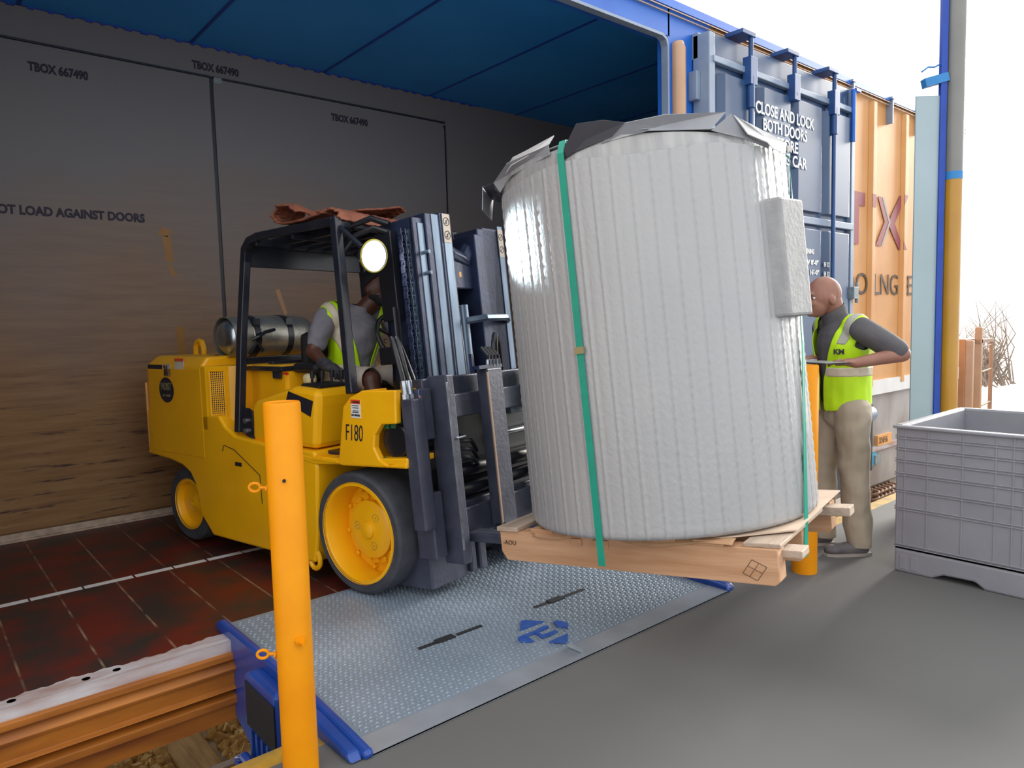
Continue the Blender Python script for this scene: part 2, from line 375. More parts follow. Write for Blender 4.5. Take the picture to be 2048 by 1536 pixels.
# ---- ballast, sleepers, rails under the car
st = B()
for i in range(3400):
    x = random.uniform(.5, 2.2); y = random.uniform(3.7, 5.2); s_ = random.uniform(.018, .045)
    if abs(y - 4.22) < .09 or (y > 3.62 and min(abs(x - (.64 + .62 * q)) for q in range(4)) < .16): continue
    T = Matrix.Translation((x, y, -1.225 + random.uniform(0, .05))) @ Euler([random.uniform(0, 6) for _ in range(3)]).to_matrix().to_4x4() @ Matrix.Diagonal((s_ * random.uniform(.8, 1.7), s_, s_ * random.uniform(.6, 1.1), 1))
    r_ = bmesh.ops.create_icosphere(st.bm, subdivisions=1, radius=1, matrix=T)
    for v in r_['verts']: v.co += Vector((random.uniform(-1, 1), random.uniform(-1, 1), random.uniform(-1, 1))) * s_ * .38
tag(st.build('gravel', 'stone'), 'tan crushed stone ballast around the rail', 'ballast', kind='stuff')
for k in range(4):
    sl = B(); sl.box(-.12, .12, -1.3, 1.3, -.09, .09)
    o = sl.build('railway_sleeper', 'tie', bevel=.012); o.location = (.64 + .62 * k, 4.95, -1.305)
    lab = ['timber sleeper under the orange sill, in front of the stretch where ballast shows', 'weathered timber sleeper seen among tan ballast below the orange sill', 'timber sleeper in the dark just behind the blue ramp leg', 'timber sleeper in the dark under the middle of the dock ramp'][k]
    tag(o, lab, 'sleeper', 'sleepers under the railcar')
for y, lab in ((4.22, 'shiny steel rail beside tan ballast along the dock edge'), (5.68, 'steel rail on the far side of the track under the railcar')):
    rl = B(); rl.prism([(-.07, 0), (.07, 0), (.07, .012), (.01, .03), (.01, .12), (.035, .13), (.035, .165), (-.035, .165), (-.035, .13), (-.01, .12), (-.01, .03), (-.07, .012)], 'x', -10, 12.5)
    o = rl.build('rail', 'rail', bevel=.006); o.location = (0, y, -1.21); tag(o, lab, 'rail', 'track rails')

# ================================================================== BOXCAR
bc = thing('boxcar', (0, 0, 0), 0, 'orange railroad boxcar, its shaded parts tinted blue, with its side doors slid open', 'railcar')
XL, XR = -6.6, 10.9; YN, YF = 3.48, 6.35; OL, OR = -.30, 4.60; OT = 3.64; CZ = 3.88
f = B(); f.box(XL, XR, YN + .085, YF, -.12, .001); f.build('floor_deck', 'carfloor', bc)
# white dashed stripe painted along the floor
s = B(); x = XL
while x < XR:
    ln = random.uniform(.12, .30); s.box(x, x + ln, 4.83, 4.885, 0, .0015); x += ln + random.uniform(.008, .016)
s.build('floor_stripe', 'white', bc)
s = B()
s.grid(lambda u, v: (XL + (XR - XL) * u, YN + v * (.100 + .010 * math.sin(u * 190) + .007 * math.sin(u * 733 + 1) + .006 * math.sin(u * 1900)), .004), 900, 2)
s.box(XL, XR, YN, YN + .085, -.05, .003); s.box(XL, XR, YN + .085, YN + .14, -.05, .0)
sw = s.build('sill_plate', 'sillwhite', bc)
for x in (.52, .64, .25, -.2):
    s = B(); s.lathe([(.017, .0045), (.0002, .0045)], 14, Matrix.Translation((x, YN + .055, .0))); s.build('bolt_hole', 'slot', sw)
s = B()
s.prism([(3.48, -.05), (3.46, -.055), (3.46, -.085), (3.49, -.095), (3.47, -.115), (3.455, -.13), (3.47, -.15), (3.49, -.155), (3.49, -.225), (3.465, -.235), (3.52, -.26), (3.47, -.275), (3.47, -.31), (3.50, -.32), (3.50, -.405), (3.62, -.405), (3.62, -.05)], 'x', XL, 7.35)
s.build('side_sill', 'carrust', bc, bevel=.004)
s = B(); s.box(XL, XR, 3.62, 6.4, -.36, -.13); s.build('underframe', 'under', bc)
# far wall with the opposite pair of plug doors
s = B(); s.box(XL, XR, YF, YF + .12, 0, CZ); s.build('interior_wall', 'ply', bc)
s = B(); s.box(XL, XR, YF - .045, YF, 0, .014); s.box(XL, XR, YF - .02, YF, .014, .06); s.build('wall_foot_rail', 'woodgrey', bc)
for x0, x1 in ((-.32, 2.150), (2.178, 4.545)):
    s = B(); r_ = .06
    pr = [(x0, .07), (x1, .07)] + ([(x1, 3.62)] if x1 < 3 else [(x1, 3.62 - r_), (x1 - r_ * .3, 3.62 - r_ * .3), (x1 - r_, 3.62)]) + [(x0, 3.62)]
    s.prism(pr, 'y', YF - .022, YF); dr = s.build('plug_door', 'ply', bc, bevel=.006)
    s = B(); s.box(x0, x1 + .012, YF - .024, YF - .001, 3.622, 3.637)
    if x1 > 3: s.box(x1, x1 + .014, YF - .024, YF - .001, .07, 3.60)
    else: s.box(x1 + .002, x1 + .024, YF - .012, YF - .001, .07, 3.635)
    s.build('door_seal', 'navy' if x1 > 3 else 'navy', dr)
s = B(); s.box(2.185, 2.25, YF - .03, YF - .02, 3.58, 3.63); s.build('latch_plate', 'grey_bracket', bc)
YW = YF - .0235
def wtext(t, x, z, h, fit, y=YW, al='LEFT'): return text('stencil_lettering', t, h, (x, y, z), (1, 0, 0), (0, 0, 1), 'wallink', bc, fit=fit, align=al, bold=.004)
wtext('TBOX 667490', .868, 3.425, .060, .385); wtext('TBOX 667490', 2.025, 3.682, .060, .385, YF - .001); wtext('TBOX 667490', 3.25, 3.450, .060, .385)
wtext('DO NOT LOAD AGAINST DOORS', 1.578, 2.388, .062, 1.165, al='RIGHT')
# strips of old brown tape on the wall
for pts in ([(1.665, 2.30), (1.70, 2.36), (1.78, 2.33), (1.74, 2.28)], [(1.70, 2.29), (1.765, 2.29), (1.775, 2.08), (1.715, 2.08)], [(1.72, 2.06), (1.76, 2.04), (1.795, 1.96), (1.755, 1.97)], [(1.755, 1.55), (1.825, 1.55), (1.83, 1.28), (1.77, 1.28)]):
    s = B(); s.poly([(a, YW, b) for a, b in pts], .0015); s.build('tape_strip', mat('amber_tape', (.33, .15, .025), .5) if 'amber' not in M else M['amber'], bc)
s = B(); s.poly([(2.62, YW, 1.86), (2.66, YW, 1.87), (2.72, YW, 1.66), (2.70, YW, 1.62), (2.67, YW, 1.70)], .0015); s.build('scuff_patch', 'kraft', bc)
# roof and ceiling
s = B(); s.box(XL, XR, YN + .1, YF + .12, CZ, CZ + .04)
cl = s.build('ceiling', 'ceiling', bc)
s = B()
for k in range(15): s.box(XL + .35 + 1.18 * k, XL + .375 + 1.18 * k, YN + .12, YF, CZ - .006, CZ)
s.build('roof_seam', 'colweb', bc)
rv = []; x = -.2
for k in range(46):
    a = x + random.uniform(.05, .10); b_ = a + random.uniform(.02, .06); rv += [(a, CZ - .006), (a, CZ - .018), (b_, CZ - .018), (b_, CZ - .006)]; x = b_
s = B(); s.prism([(-.2, CZ), (-.2, CZ - .006)] + rv + [(x + .1, CZ - .006), (x + .1, CZ)], 'y', YF - .014, YF)
s.build('rivet_row', 'colweb', bc)
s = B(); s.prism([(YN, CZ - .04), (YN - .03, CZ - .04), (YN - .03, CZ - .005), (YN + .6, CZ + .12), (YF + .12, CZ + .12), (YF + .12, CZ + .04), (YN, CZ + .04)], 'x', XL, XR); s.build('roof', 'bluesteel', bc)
s = B(); s.box(XL, XR, YN - .034, YN - .028, CZ - .06, CZ - .052); s.box(XL, XR, YN - .02, YN - .012, CZ - .085, CZ - .078); s.build('roof_edge_trim', 'tanpost', bc)
# end walls inside
s = B(); s.box(XL, XL + .1, YN, YF + .1, 0, CZ); s.build('end_wall', 'ply', bc)
s = B(); s.box(XR - .1, XR, YN, YF + .1, -.4, CZ); s.build('end_wall', 'carorange', bc)
# near side wall around the opening
s = B(); s.box(XL, OL, YN, YN + .12, 0, CZ); s.build('side_wall', 'carorange', bc)
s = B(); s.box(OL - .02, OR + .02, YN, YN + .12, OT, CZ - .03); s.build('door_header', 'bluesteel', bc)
s = B()
def rc(x0, x1, z0, z1, r_):
    return [(x0, z0), (x0, z1 - r_), (x0 + .3 * r_, z1 - .3 * r_), (x0 + r_, z1), (x1 - r_, z1), (x1 - .3 * r_, z1 - .3 * r_), (x1, z1 - r_), (x1, z0)]
a_, b_ = rc(OL, OR, 0, OT, .07), rc(OL + .02, OR - .02, 0, OT - .02, .06)
for i in range(7): s.poly([(a_[i][0], YN - .012, a_[i][1]), (a_[i + 1][0], YN - .012, a_[i + 1][1]), (b_[i + 1][0], YN - .012, b_[i + 1][1]), (b_[i][0], YN - .012, b_[i][1])], .06)
s.build('door_opening_frame', 'doorframe', bc)
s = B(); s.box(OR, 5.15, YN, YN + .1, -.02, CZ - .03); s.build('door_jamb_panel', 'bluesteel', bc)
s = B(); s.path([(4.70, 3.46, -.1), (4.70, 3.46, 3.56), (4.70, 3.47, 3.60)], [.058, .058, .05], 20); s.build('guide_post', 'tanpost', bc, auto=40)
s = B(); s.box(4.85, 4.90, 3.40, 3.48, 3.20, 3.42); s.box(4.90, 4.99, 3.42, 3.48, 3.52, 3.72); s.build('latch_bracket', 'doorframe', bc, bevel=.006)
# the near plug door, slid to the right along the car side
DX0, DX1, DY = 4.95, 7.36, 3.33
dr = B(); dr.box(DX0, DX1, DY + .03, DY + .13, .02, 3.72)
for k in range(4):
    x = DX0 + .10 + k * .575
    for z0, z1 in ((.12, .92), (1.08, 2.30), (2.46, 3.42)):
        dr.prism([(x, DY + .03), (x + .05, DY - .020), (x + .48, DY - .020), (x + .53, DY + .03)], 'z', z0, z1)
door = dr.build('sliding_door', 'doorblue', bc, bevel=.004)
for x0, x1, z0, z1 in ((DX0 - .05, DX0 + .03, .02, 3.70), (DX1 - .04, DX1 + .03, -.35, 3.72)):
    s = B(); s.box(x0, x1, DY - .01, DY + .14, z0, z1); s.build('door_edge', 'doorframe', door, bevel=.006)
for z0, z1 in ((2.345, 2.41), (3.48, 3.53), (.98, 1.02)):
    s = B(); s.box(DX0, DX1, DY - .02, DY + .03, z0, z1); s.build('door_rail', 'doorframe', door, bevel=.006)
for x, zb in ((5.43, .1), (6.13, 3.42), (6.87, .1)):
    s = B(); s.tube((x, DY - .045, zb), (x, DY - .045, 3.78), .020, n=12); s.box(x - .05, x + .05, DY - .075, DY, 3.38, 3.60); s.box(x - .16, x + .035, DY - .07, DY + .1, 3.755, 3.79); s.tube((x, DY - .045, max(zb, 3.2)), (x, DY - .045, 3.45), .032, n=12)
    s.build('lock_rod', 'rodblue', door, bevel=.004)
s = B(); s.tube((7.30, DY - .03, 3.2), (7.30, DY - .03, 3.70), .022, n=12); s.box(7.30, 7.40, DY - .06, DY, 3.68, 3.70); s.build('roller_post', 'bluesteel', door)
s = B(); s.box(7.30, 7.40, DY - .06, DY + .03, 1.66, 1.78); s.tube((7.40, DY - .04, 1.62), (7.40, DY - .04, 1.82), .018, n=10); s.build('door_latch', 'grey_bracket', door, bevel=.008)
def dtext(t, x0, x1, z, h): return text('door_lettering', t, h, (x0, DY - .0235, z), (1, 0, 0), (0, 0, 1), 'white', door, fit=x1 - x0, bold=.003)
for t, x0, x1, z in (('CLOSE AND LOCK', 5.535, 6.525, 3.195), ('BOTH DOORS', 5.65, 6.39, 3.07), ('BEFORE', 5.80, 6.23, 2.945), ('MOVING CAR', 5.60, 6.39, 2.825)): dtext(t, x0, x1, z, .095)
dtext('DOOR OPENING', 6.20, 6.54, 2.075, .042); dtext("OPEN W 8'-0\"", 6.16, 6.63, 1.975, .042); dtext("H 12'", 6.74, 6.86, 1.965, .042); dtext("FULL W 16'-0\"", 6.16, 6.64, 1.885, .042); dtext("H 12'", 6.74, 6.86, 1.875, .042)
# orange side beyond the door: ribbed sheet, grey lower panel, posts
s = B(); s.box(5.15, XR, YN + .02, YN + .12, .72, CZ - .03); sidew = s.build('side_wall', 'carorange', bc)
s = B(); s.box(7.3, XR, YN + .03, YN + .12, -.45, .72); s.build('lower_side_panel', 'under', bc)
for xa in (8.18, 9.03, 9.88, 10.72):
    s = B(); s.prism([(xa - .08, YN + .02), (xa - .04, YN - .02), (xa + .04, YN - .02), (xa + .08, YN + .02)], 'z', .70, 3.78)
    s.build('side_post', 'carorange', bc, bevel=.006)
for xa in (7.6, 8.55, 9.35, 10.3):
    s = B(); s.box(xa - .012, xa + .012, YN - .05, YN + .02, 3.6, 3.865); s.box(xa - .05, xa + .02, YN - .06, YN, 3.86, 3.88); s.build('roof_bracket', 'doorframe', bc)
s = B(); s.box(7.36, XR, YN - .01, YN + .02, .60, .76); s.build('reflective_stripe', 'white', bc)
YS = YN + .012
s = B(); s.poly([(7.30, YS, 2.66), (7.30, YS, 2.80), (8.02, YS, 2.80), (8.02, YS, 2.66)], -.002); s.poly([(7.70, YS, 2.25), (7.70, YS, 2.66), (7.88, YS, 2.66), (7.88, YS, 2.25)], -.002)
s.poly([(8.34, YS, 2.80), (8.42, YS, 2.80), (8.62, YS, 2.53), (8.42, YS, 2.26), (8.30, YS, 2.26), (8.52, YS, 2.53)], -.002)
s.poly([(8.62, YS, 2.52), (8.70, YS, 2.62), (8.93, YS, 2.86), (9.08, YS - 0, 2.86), (8.80, YS, 2.53), (9.06, YS, 2.24), (8.92, YS, 2.24), (8.70, YS, 2.44)], -.002)
s.poly([(8.135, YN - .0215, 2.66), (8.135, YN - .0215, 2.80), (8.225, YN - .0215, 2.80), (8.225, YN - .0215, 2.66)], .002); s.poly([(8.985, YN - .0215, 2.75), (8.985, YN - .0215, 2.87), (9.07, YN - .0215, 2.87), (9.07, YN - .0215, 2.84)], .002); s.poly([(8.985, YN - .0215, 2.24), (8.985, YN - .0215, 2.34), (9.07, YN - .0215, 2.24)], .002)
s.build('car_logo', 'maroon', bc)
s = B(); s.poly([(8.45, YS, 2.80), (8.50, YS, 2.80), (8.68, YS, 2.53), (8.48, YS, 2.26), (8.44, YS, 2.26), (8.63, YS, 2.53)], -.003); s.build('car_logo_edge', 'logogrey', bc)
for t, x, x1 in (('P', 7.2, 7.4), ('OO', 7.50, 8.10), ('LNG', 8.26, 8.89), ('E', 9.17, 9.32)): text('slogan_lettering', t, .235, (x, YS - .001, 1.72), (1, 0, 0), (0, 0, 1), 'slogan', bc, fit=x1 - x)
s = B(); s.box(8.40, 8.78, YN - .005, YN + .03, .0, .12); pl = s.build('placard', 'placard', bc); text('placard_lettering', 'XNH6', .075, (8.43, YN - .006, .025), (1, 0, 0), (0, 0, 1), 'slogan', pl, width=.8)
s = B(); s.box(7.75, 8.12, YN - .01, YN + .03, -.50, -.22); pl = s.build('placard', 'placard', bc)
text('placard_lettering', 'E 66008\nS', .06, (7.80, YN - .012, -.30), (1, 0, 0), (0, 0, 1), 'slogan', pl, width=.7)
s = B(); s.box(7.90, 7.97, YN - .02, YN + .03, -.15, .42); s.build('orange_stake', 'bollard', bc)
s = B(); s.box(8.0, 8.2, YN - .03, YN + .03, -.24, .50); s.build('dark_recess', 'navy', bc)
s = B(); s.prism([(8.22, -.24), (8.42, -.2), (8.44, -.1), (8.34, 0), (8.24, -.06)], 'y', YN + .02, YN + .03); s.build('spray_mark', 'cyan', bc)
s = B(); s.tube((7.6, YN + .0, .40), (8.18, YN + .0, .40), .09, n=20); s.build('air_reservoir', 'doorframe', bc, auto=40)
s = B(); s.box(8.36, 8.5, YN, YN + .03, -.2, -.1); s.build('latch_box', 'grey_bracket', bc)
s = B(); s.prism([(8.0, -.50), (8.25, -.40), (9.3, -.40), (9.6, -.6), (9.6, -.75), (8.0, -.75)], 'y', YN + .08, YN + .2); s.build('truck_side_frame', 'under', bc)
for k in range(6):
    for q in range(2):
        s = B(); s.path([(8.42 + .1 * k + .045 * math.cos(t * .7), YN + .03 + .08 * q + .045 * math.sin(t * .7), -.95 + t * .0068) for t in range(68)], .014, 6); s.build('coil_spring', 'spring', bc, smooth=True)

# ================================================================== DOCK PLATE
dp = thing('dock_plate', (0, 0, 0), 0, 'grey steel tread-plate dock ramp with blue side curbs bridging to the railcar', 'dock ramp')
PX0, PX1, PY0, PY1 = 1.16, 3.36, 2.17, 3.66
def pz(y): # a shallow crown: rises off the dock lip and lies on the car sill
    return .010 + .010 * max(0, min(1, (y - PY0) / .45))
s = B(); ys = [PY0, PY0 + .09, PY0 + .45, PY1]
prof = [(PY0, .004)] + [(y, pz(y)) for y in ys[0:]] + [(PY1, .005), (PY0 + .45, .004)]
s.prism(prof, 'x', PX0, PX1); deck = s.build('deck', 'deckplate', dp)
s = B()
nx, ny = 92, 56
for i in range(nx):
    for j in range(ny):
        x = PX0 + .04 + (PX1 - PX0 - .08) * i / (nx - 1) + (.0 if j % 2 else .012); y = PY0 + .14 + (PY1 - PY0 - .18) * j / (ny - 1)
        z = pz(y); a, b_ = (.0095, .004)
        if (i + j) % 2: a, b_ = b_, a
        s._add([(x - a, y - b_, z), (x + a, y - b_, z), (x + a, y + b_, z), (x - a, y + b_, z), (x, y, z + .0038)], [(0, 1, 4), (1, 2, 4), (2, 3, 4), (3, 0, 4)])
s.build('tread_lugs', 'deckplate', deck)
s = B(); s._add([(PX0, PY0, .0135), (PX1, PY0, .0135), (PX1, PY0 + .115, pz(PY0 + .115) + .002), (PX0, PY0 + .115, pz(PY0 + .115) + .002), (PX0, PY0 - .0, .002), (PX1, PY0, .002)], [(0, 1, 2, 3), (4, 5, 1, 0)]); s.build('bevelled_lip', 'deckbevel', dp)
for (xa, ya), (xb, yb) in (((1.72, 2.735), (2.09, 2.735)), ((2.43, 2.72), (2.80, 2.71))):
    s = B(); z = pz(2.7); s.box(xa, xa + .17, ya - .012, ya + .012, z, z + .003); s.box(xa + .10, xa + .20, ya - .022, ya + .022, z + .001, z + .006); s.box(xa + .215, xb, ya - .012, ya + .012, z, z + .003)
    s.build('lift_chain_slot', 'slot', dp)
# blue maker's emblem: three corner pieces and a bent stroke
s = B()
for poly in ([(2.256, 2.633), (2.278, 2.635), (2.341, 2.554), (2.229, 2.557), (2.186, 2.558)], [(2.373, 2.52), (2.391, 2.519), (2.416, 2.472), (2.407, 2.449), (2.365, 2.41), (2.367, 2.437), (2.348, 2.467)], [(2.326, 2.372), (2.272, 2.318), (2.251, 2.312), (2.198, 2.369), (2.24, 2.371)],
             [(2.129, 2.507), (2.167, 2.507), (2.231, 2.505), (2.293, 2.514), (2.318, 2.509), (2.312, 2.486), (2.239, 2.486), (2.231, 2.445), (2.271, 2.443), (2.31, 2.441), (2.31, 2.423), (2.247, 2.418), (2.208, 2.423), (2.207, 2.432), (2.219, 2.481), (2.169, 2.49), (2.154, 2.42), (2.106, 2.466), (2.116, 2.491)]):
    s.prism(poly, 'z', .0195, .0252)
s.build('emblem', 'markblue', dp)
s = B(); s.path([(2.238, 2.276, .026), (2.245, 2.198, .022)], .010, 8); s.build('rubber_stop', 'grey_bracket', dp, auto=40)
# side curbs and hanging leg boxes
def curb(sx, x0):
    def X(t): return x0 + sx * t        # t grows outward, away from the plate
    o = B(); o.prism([(3.70, -.10), (3.70, .03), (3.64, .055), (2.62, .060), (2.30, .040), (2.165, .030), (2.165, .0), (2.62, -.02), (3.1, -.06), (3.64, -.10)], 'x', X(-.005), X(.035))
    c_ = o.build('side_curb', 'blue', dp, bevel=.012)
    o = B(); o.prism([(3.66, -.02), (3.66, -.33), (3.16, -.52), (2.98, -.40), (2.92, -.02)], 'x', X(0.0), X(.025)); o.build('locking_leg', 'blue', dp, bevel=.006)
    o = B(); o.prism([(3.14, -.01), (3.16, -.07), (3.16, -.26), (2.80, -.26), (2.80, .01), (3.08, .01)], 'x', X(.02), X(.10))
    o.build('lift_pocket', 'blue', dp, bevel=.02)
    o = B(); o.box(min(X(.1005), X(.104)), max(X(.1005), X(.104)), 2.80, 3.115, -.235, -.035); o.build('pocket_opening', 'slot', dp)
    o = B(); o.prism([(2.66, .045), (2.50, .05), (2.20, .03), (2.17, .005), (2.30, -.005), (2.66, -.03)], 'x', X(.03), X(.085)); o.build('curb_ramp', 'blue', dp, bevel=.012)
    o = B()
    for k in range(5): o.box(min(X(.04), X(.10)), max(X(.04), X(.10)), 2.84 + .06 * k, 2.862 + .06 * k, -.45, -.25)
    o.build('leg_fin', 'blue', dp, bevel=.004)
    o = B(); o.path([(X(.13), 2.62, -.37), (X(.13), 3.10, -.37), (X(.13), 3.17, -.41), (X(.13), 3.13, -.50), (X(.13), 2.62, -.50), (X(.13), 2.6, -.43)], .022, 8, closed=True)
    o.box(min(X(.02), X(.13)), max(X(.02), X(.13)), 2.9, 2.93, -.46, -.42); o.build('leg_handle', 'blue', dp, bevel=.004)
curb(-1, PX0 - 0.0)
curb(1, PX1)

# ================================================================== BOLLARDS
def bollard(loc, h, lab, r=.064):
    t = thing('bollard', loc, 0, lab, 'bollard', 'yellow bollards beside the ramp')
    s = B(); s.lathe([(r, 0), (r, h - .006), (r - .004, h), (r - .006, h - .004), (.0005, h - .004)], 48); s.build('post', 'bollard', t, auto=40)
    return t
b1 = bollard((.936, 2.257, 0), 1.268, 'tall yellow steel bollard with eye bolts beside the blue leg of the ramp', .059)
def eyebolt(z, ang, m='bollard'):
    T = Matrix.Translation((0, 0, z)) @ Matrix.Rotation(ang, 4, 'Z')
    s = B(T); s.tube((.055, 0, 0), (.085, 0, .002), .0055, n=10); s.path([(.103 + .018 * math.cos(a), 0, .003 + .014 * math.sin(a)) for a in [2 * math.pi * k / 18 for k in range(18)]], .0052, 8, closed=True)
    s.tube((.060, 0, -.002), (.066, 0, -.002), .012, n=6)
    s.build('eye_bolt', m, b1, smooth=False, auto=40)
AL = math.atan2(-r0.y, -r0.x)
eyebolt(.985, AL); eyebolt(.425, AL + .15)
s = B(Matrix.Translation((0, 0, .485)) @ Matrix.Rotation(AL + R(125), 4, 'Z')); s.tube((.055, 0, 0), (.085, 0, 0), .010, n=6); s.tube((.06, .0, 0), (.072, .0, 0), .018, n=6); s.tube((.085, 0, 0), (.098, .0, 0), .006, n=8); s.build('stud', 'bollard', b1)
s = B(Matrix.Translation((0, 0, 1.02)) @ Matrix.Rotation(AL + R(103), 4, 'Z')); s.tube((.055, 0, 0), (.0655, 0, 0), .0055, n=12); s.build('bolt_hole', 'slot', b1)
bollard((3.975, 2.052, 0), 1.22, 'yellow steel bollard beneath the standing worker\'s hands behind the pallet', .071)

# ================================================================== COLUMN, PIPE
ct = thing('support_column', (5.80, 2.03, 0), math.atan2(r0.y, r0.x), 'pale blue steel canopy column standing behind the grey bin', 'column')
s = B(); s.box(-.150, .018, -.006, .006, 0, 3.05); s.build('flange', 'colblue', ct)
s = B(); s.box(.018, .062, -.02, .012, 0, 7.5); s.build('web', 'colweb', ct)
s = B(); s.box(-.10, .07, -.03, .03, 3.13, 3.19, Matrix.Translation((0, 0, 3.16)) @ Matrix.Rotation(R(-14), 4, 'Y') @ Matrix.Translation((0, 0, -3.16))); s.path([(.04, 0, 3.28), (-.02, 0, 3.25), (-.06, .01, 3.255), (-.11, 0, 3.22)], .006, 6); s.build('torn_tape', 'tape', ct)
pt = thing('pipe', (5.90, 1.945, 0), 0, 'round grey and ochre pipe running up in front of the column', 'pipe')
s = B(); s.lathe([(.062, 0), (.062, 2.47), ], 32); s.build('lower_pipe', 'pipeyel', pt, auto=40)
s = B(); s.lathe([(.062, 2.47), (.062, 7.5)], 32); s.build('upper_pipe', 'pipegrey', pt, auto=40)
s = B(); s.lathe([(.0635, 2.455), (.0635, 2.51)], 32); s.build('tape_band', 'tape', pt, auto=40)

# ================================================================== BIN
bt = thing('bulk_bin', (4.36, 1.70, 0), 0, 'large grey plastic bulk bin with ribbed sides standing on the dock', 'bin')
BW, BL, BH = 1.05, 1.15, .855   # +x, -y, height
s = B(); t_ = .035
s.box(0, t_, -BL, 0, .13, BH); s.box(BW - t_, BW, -BL, 0, .13, BH); s.box(t_, BW - t_, -t_, 0, .13, BH); s.box(t_, BW - t_, -BL, -BL + t_, .13, BH); s.box(0, BW, -BL, 0, .12, .16)
body = s.build('bin_body', 'plastic', bt, bevel=.006)
s = B()
for z in (.80, .735, .665, .585, .49, .385, .165):
    for q in (0, .014): s.box(-.007, 0, -BL, 0, z - .004 - q, z + .002 - q); s.box(0, BW, 0, .007, z - .004 - q, z + .002 - q)
for y in (-.012, -.05, -.17, -.345, -.50, -.58, -.63, -.66, -.71, -.79, -.93, -1.10, -1.138): s.box(-.004, 0, y - .005, y + .005, .16, BH - .01)
for k in range(12):
    x = .03 + .085 * k; s.box(x - .006, x + .006, 0, .006, .16, BH - .01)
s.build('wall_ribs', 'plastic', bt, bevel=.002)
s = B(); s.box(-.02, .03, -BL - .01, .015, BH - .012, BH + .006); s.box(BW - .03, BW + .02, -BL - .01, .015, BH - .012, BH + .006); s.box(0, BW, -.03, .015, BH - .012, BH + .006); s.box(0, BW, -BL - .01, -BL + .03, BH - .012, BH + .006); s.build('rim', 'plastic', bt, bevel=.006)
def skirt(L): # foot rail outline: shallow arches between broad feet
    pts = [(0, .135), (0, 0), (.20, 0), (.26, .030), (L * .5 - .16, .034), (L * .5 - .11, 0), (L * .5 + .11, 0), (L * .5 + .16, .034), (L - .26, .030), (L - .20, 0), (L, 0), (L, .135)]
    return pts
for x in (-.004, BW - .12):
    s = B(); s.prism([(-a, b) for a, b in skirt(BL)], 'x', x, x + .124); s.build('foot_rail', 'plastic', bt, bevel=.012)
for y in (-.11, -BL):
    s = B(); s.prism([(a, b) for a, b in skirt(BW)], 'y', y, y + .112); s.build('foot_rail', 'plastic', bt, bevel=.012)
for k in range(2):
    s = B(); s.box(-.008, -.003, -.07 - .06 * k, -.03 - .06 * k, .02, .10); s.build('corner_rib', 'plastic', bt, bevel=.003)

# ================================================================== FORKLIFT
TO = Vector((2.61, 3.60, 0.022)); TH = R(-77)
fk = thing('forklift', TO, TH, 'heavy yellow forklift carrying the pallet out of the railcar', 'forklift')
TO_Z = .022
YC = -.12; YR, YL = -.74, .50
def side(name, prof, y0, y1, m='yellow', par=fk, bev=.015):
    s = B(); s.prism([(a, b - TO_Z) for a, b in prof], 'y', y0, y1); return s.build(name, m, par, bevel=bev)
# chassis hull, cut out round the rear wheel
arc = [(-2.08, .60), (-1.92, .575), (-1.82, .53), (-1.765, .46), (-1.735, .36), (-1.71, .25), (-1.58, .125)]
hull = side('chassis', [(-2.39, .62)] + arc + [(-.50, .125), (-.46, .30), (-.44, .70), (-.46, .795), (-.90, .80), (-1.25, .83), (-1.36, .88), (-1.43, .95), (-2.36, .95), (-2.36, .70)], YR, YL)
s = B(); s.box(-2.36, -1.60, -.48, .24, .16, .80); s.build('rear_wheel_housing', 'yellow', fk, bevel=.01)
# counterweight
s = B()
def cw(y0, y1, z0, z1): return [(-2.39, y0 + .03, z0), (-2.30, y0, z0), (-1.60, y0, z0), (-1.60, y1, z0), (-2.30, y1, z0), (-2.39, y1 - .03, z0)]
base = cw(YR, YL, .85, 0); mid = cw(YR, YL, 1.285, 0)
top = [(-2.34, YR + .10, 1.335), (-2.24, YR + .06, 1.345), (-1.60, YR + .05, 1.335), (-1.60, YL - .05, 1.335), (-2.24, YL - .06, 1.345), (-2.34, YL - .10, 1.335)]
vs = [(a, b, c - TO_Z) for a, b, c in [(p[0], p[1] + (-.002 if p[1] < -.1 else .002), .635) for p in base] + [(p[0], p[1] + (-.002 if p[1] < -.1 else .002), 1.27) for p in base] + top]
fs = [(0, 5, 4, 3, 2, 1), (12, 13, 14, 15, 16, 17)] + [(k * 6 + i, k * 6 + (i + 1) % 6, k * 6 + 6 + (i + 1) % 6, k * 6 + 6 + i) for k in (0, 1) for i in range(6)]
s._add(vs, fs); cwt = s.build('counterweight', 'yellow', fk, bevel=.02)
s = B(); s.tube((-2.385, YR + .02, .64), (-2.385, YR + .02, 1.12), .010, n=8); s.build('rear_edge_strip', 'placard', cwt)
s = B(Matrix.Translation((-2.15, -.42, 1.29))); s.path([(-.055, 0, 0), (-.05, 0, .08), (-.03, 0, .115), (0, 0, .125), (.03, 0, .115), (.05, 0, .08), (.055, 0, 0)], .022, 8); s.build('lifting_eye', 'yellow', cwt, auto=40)
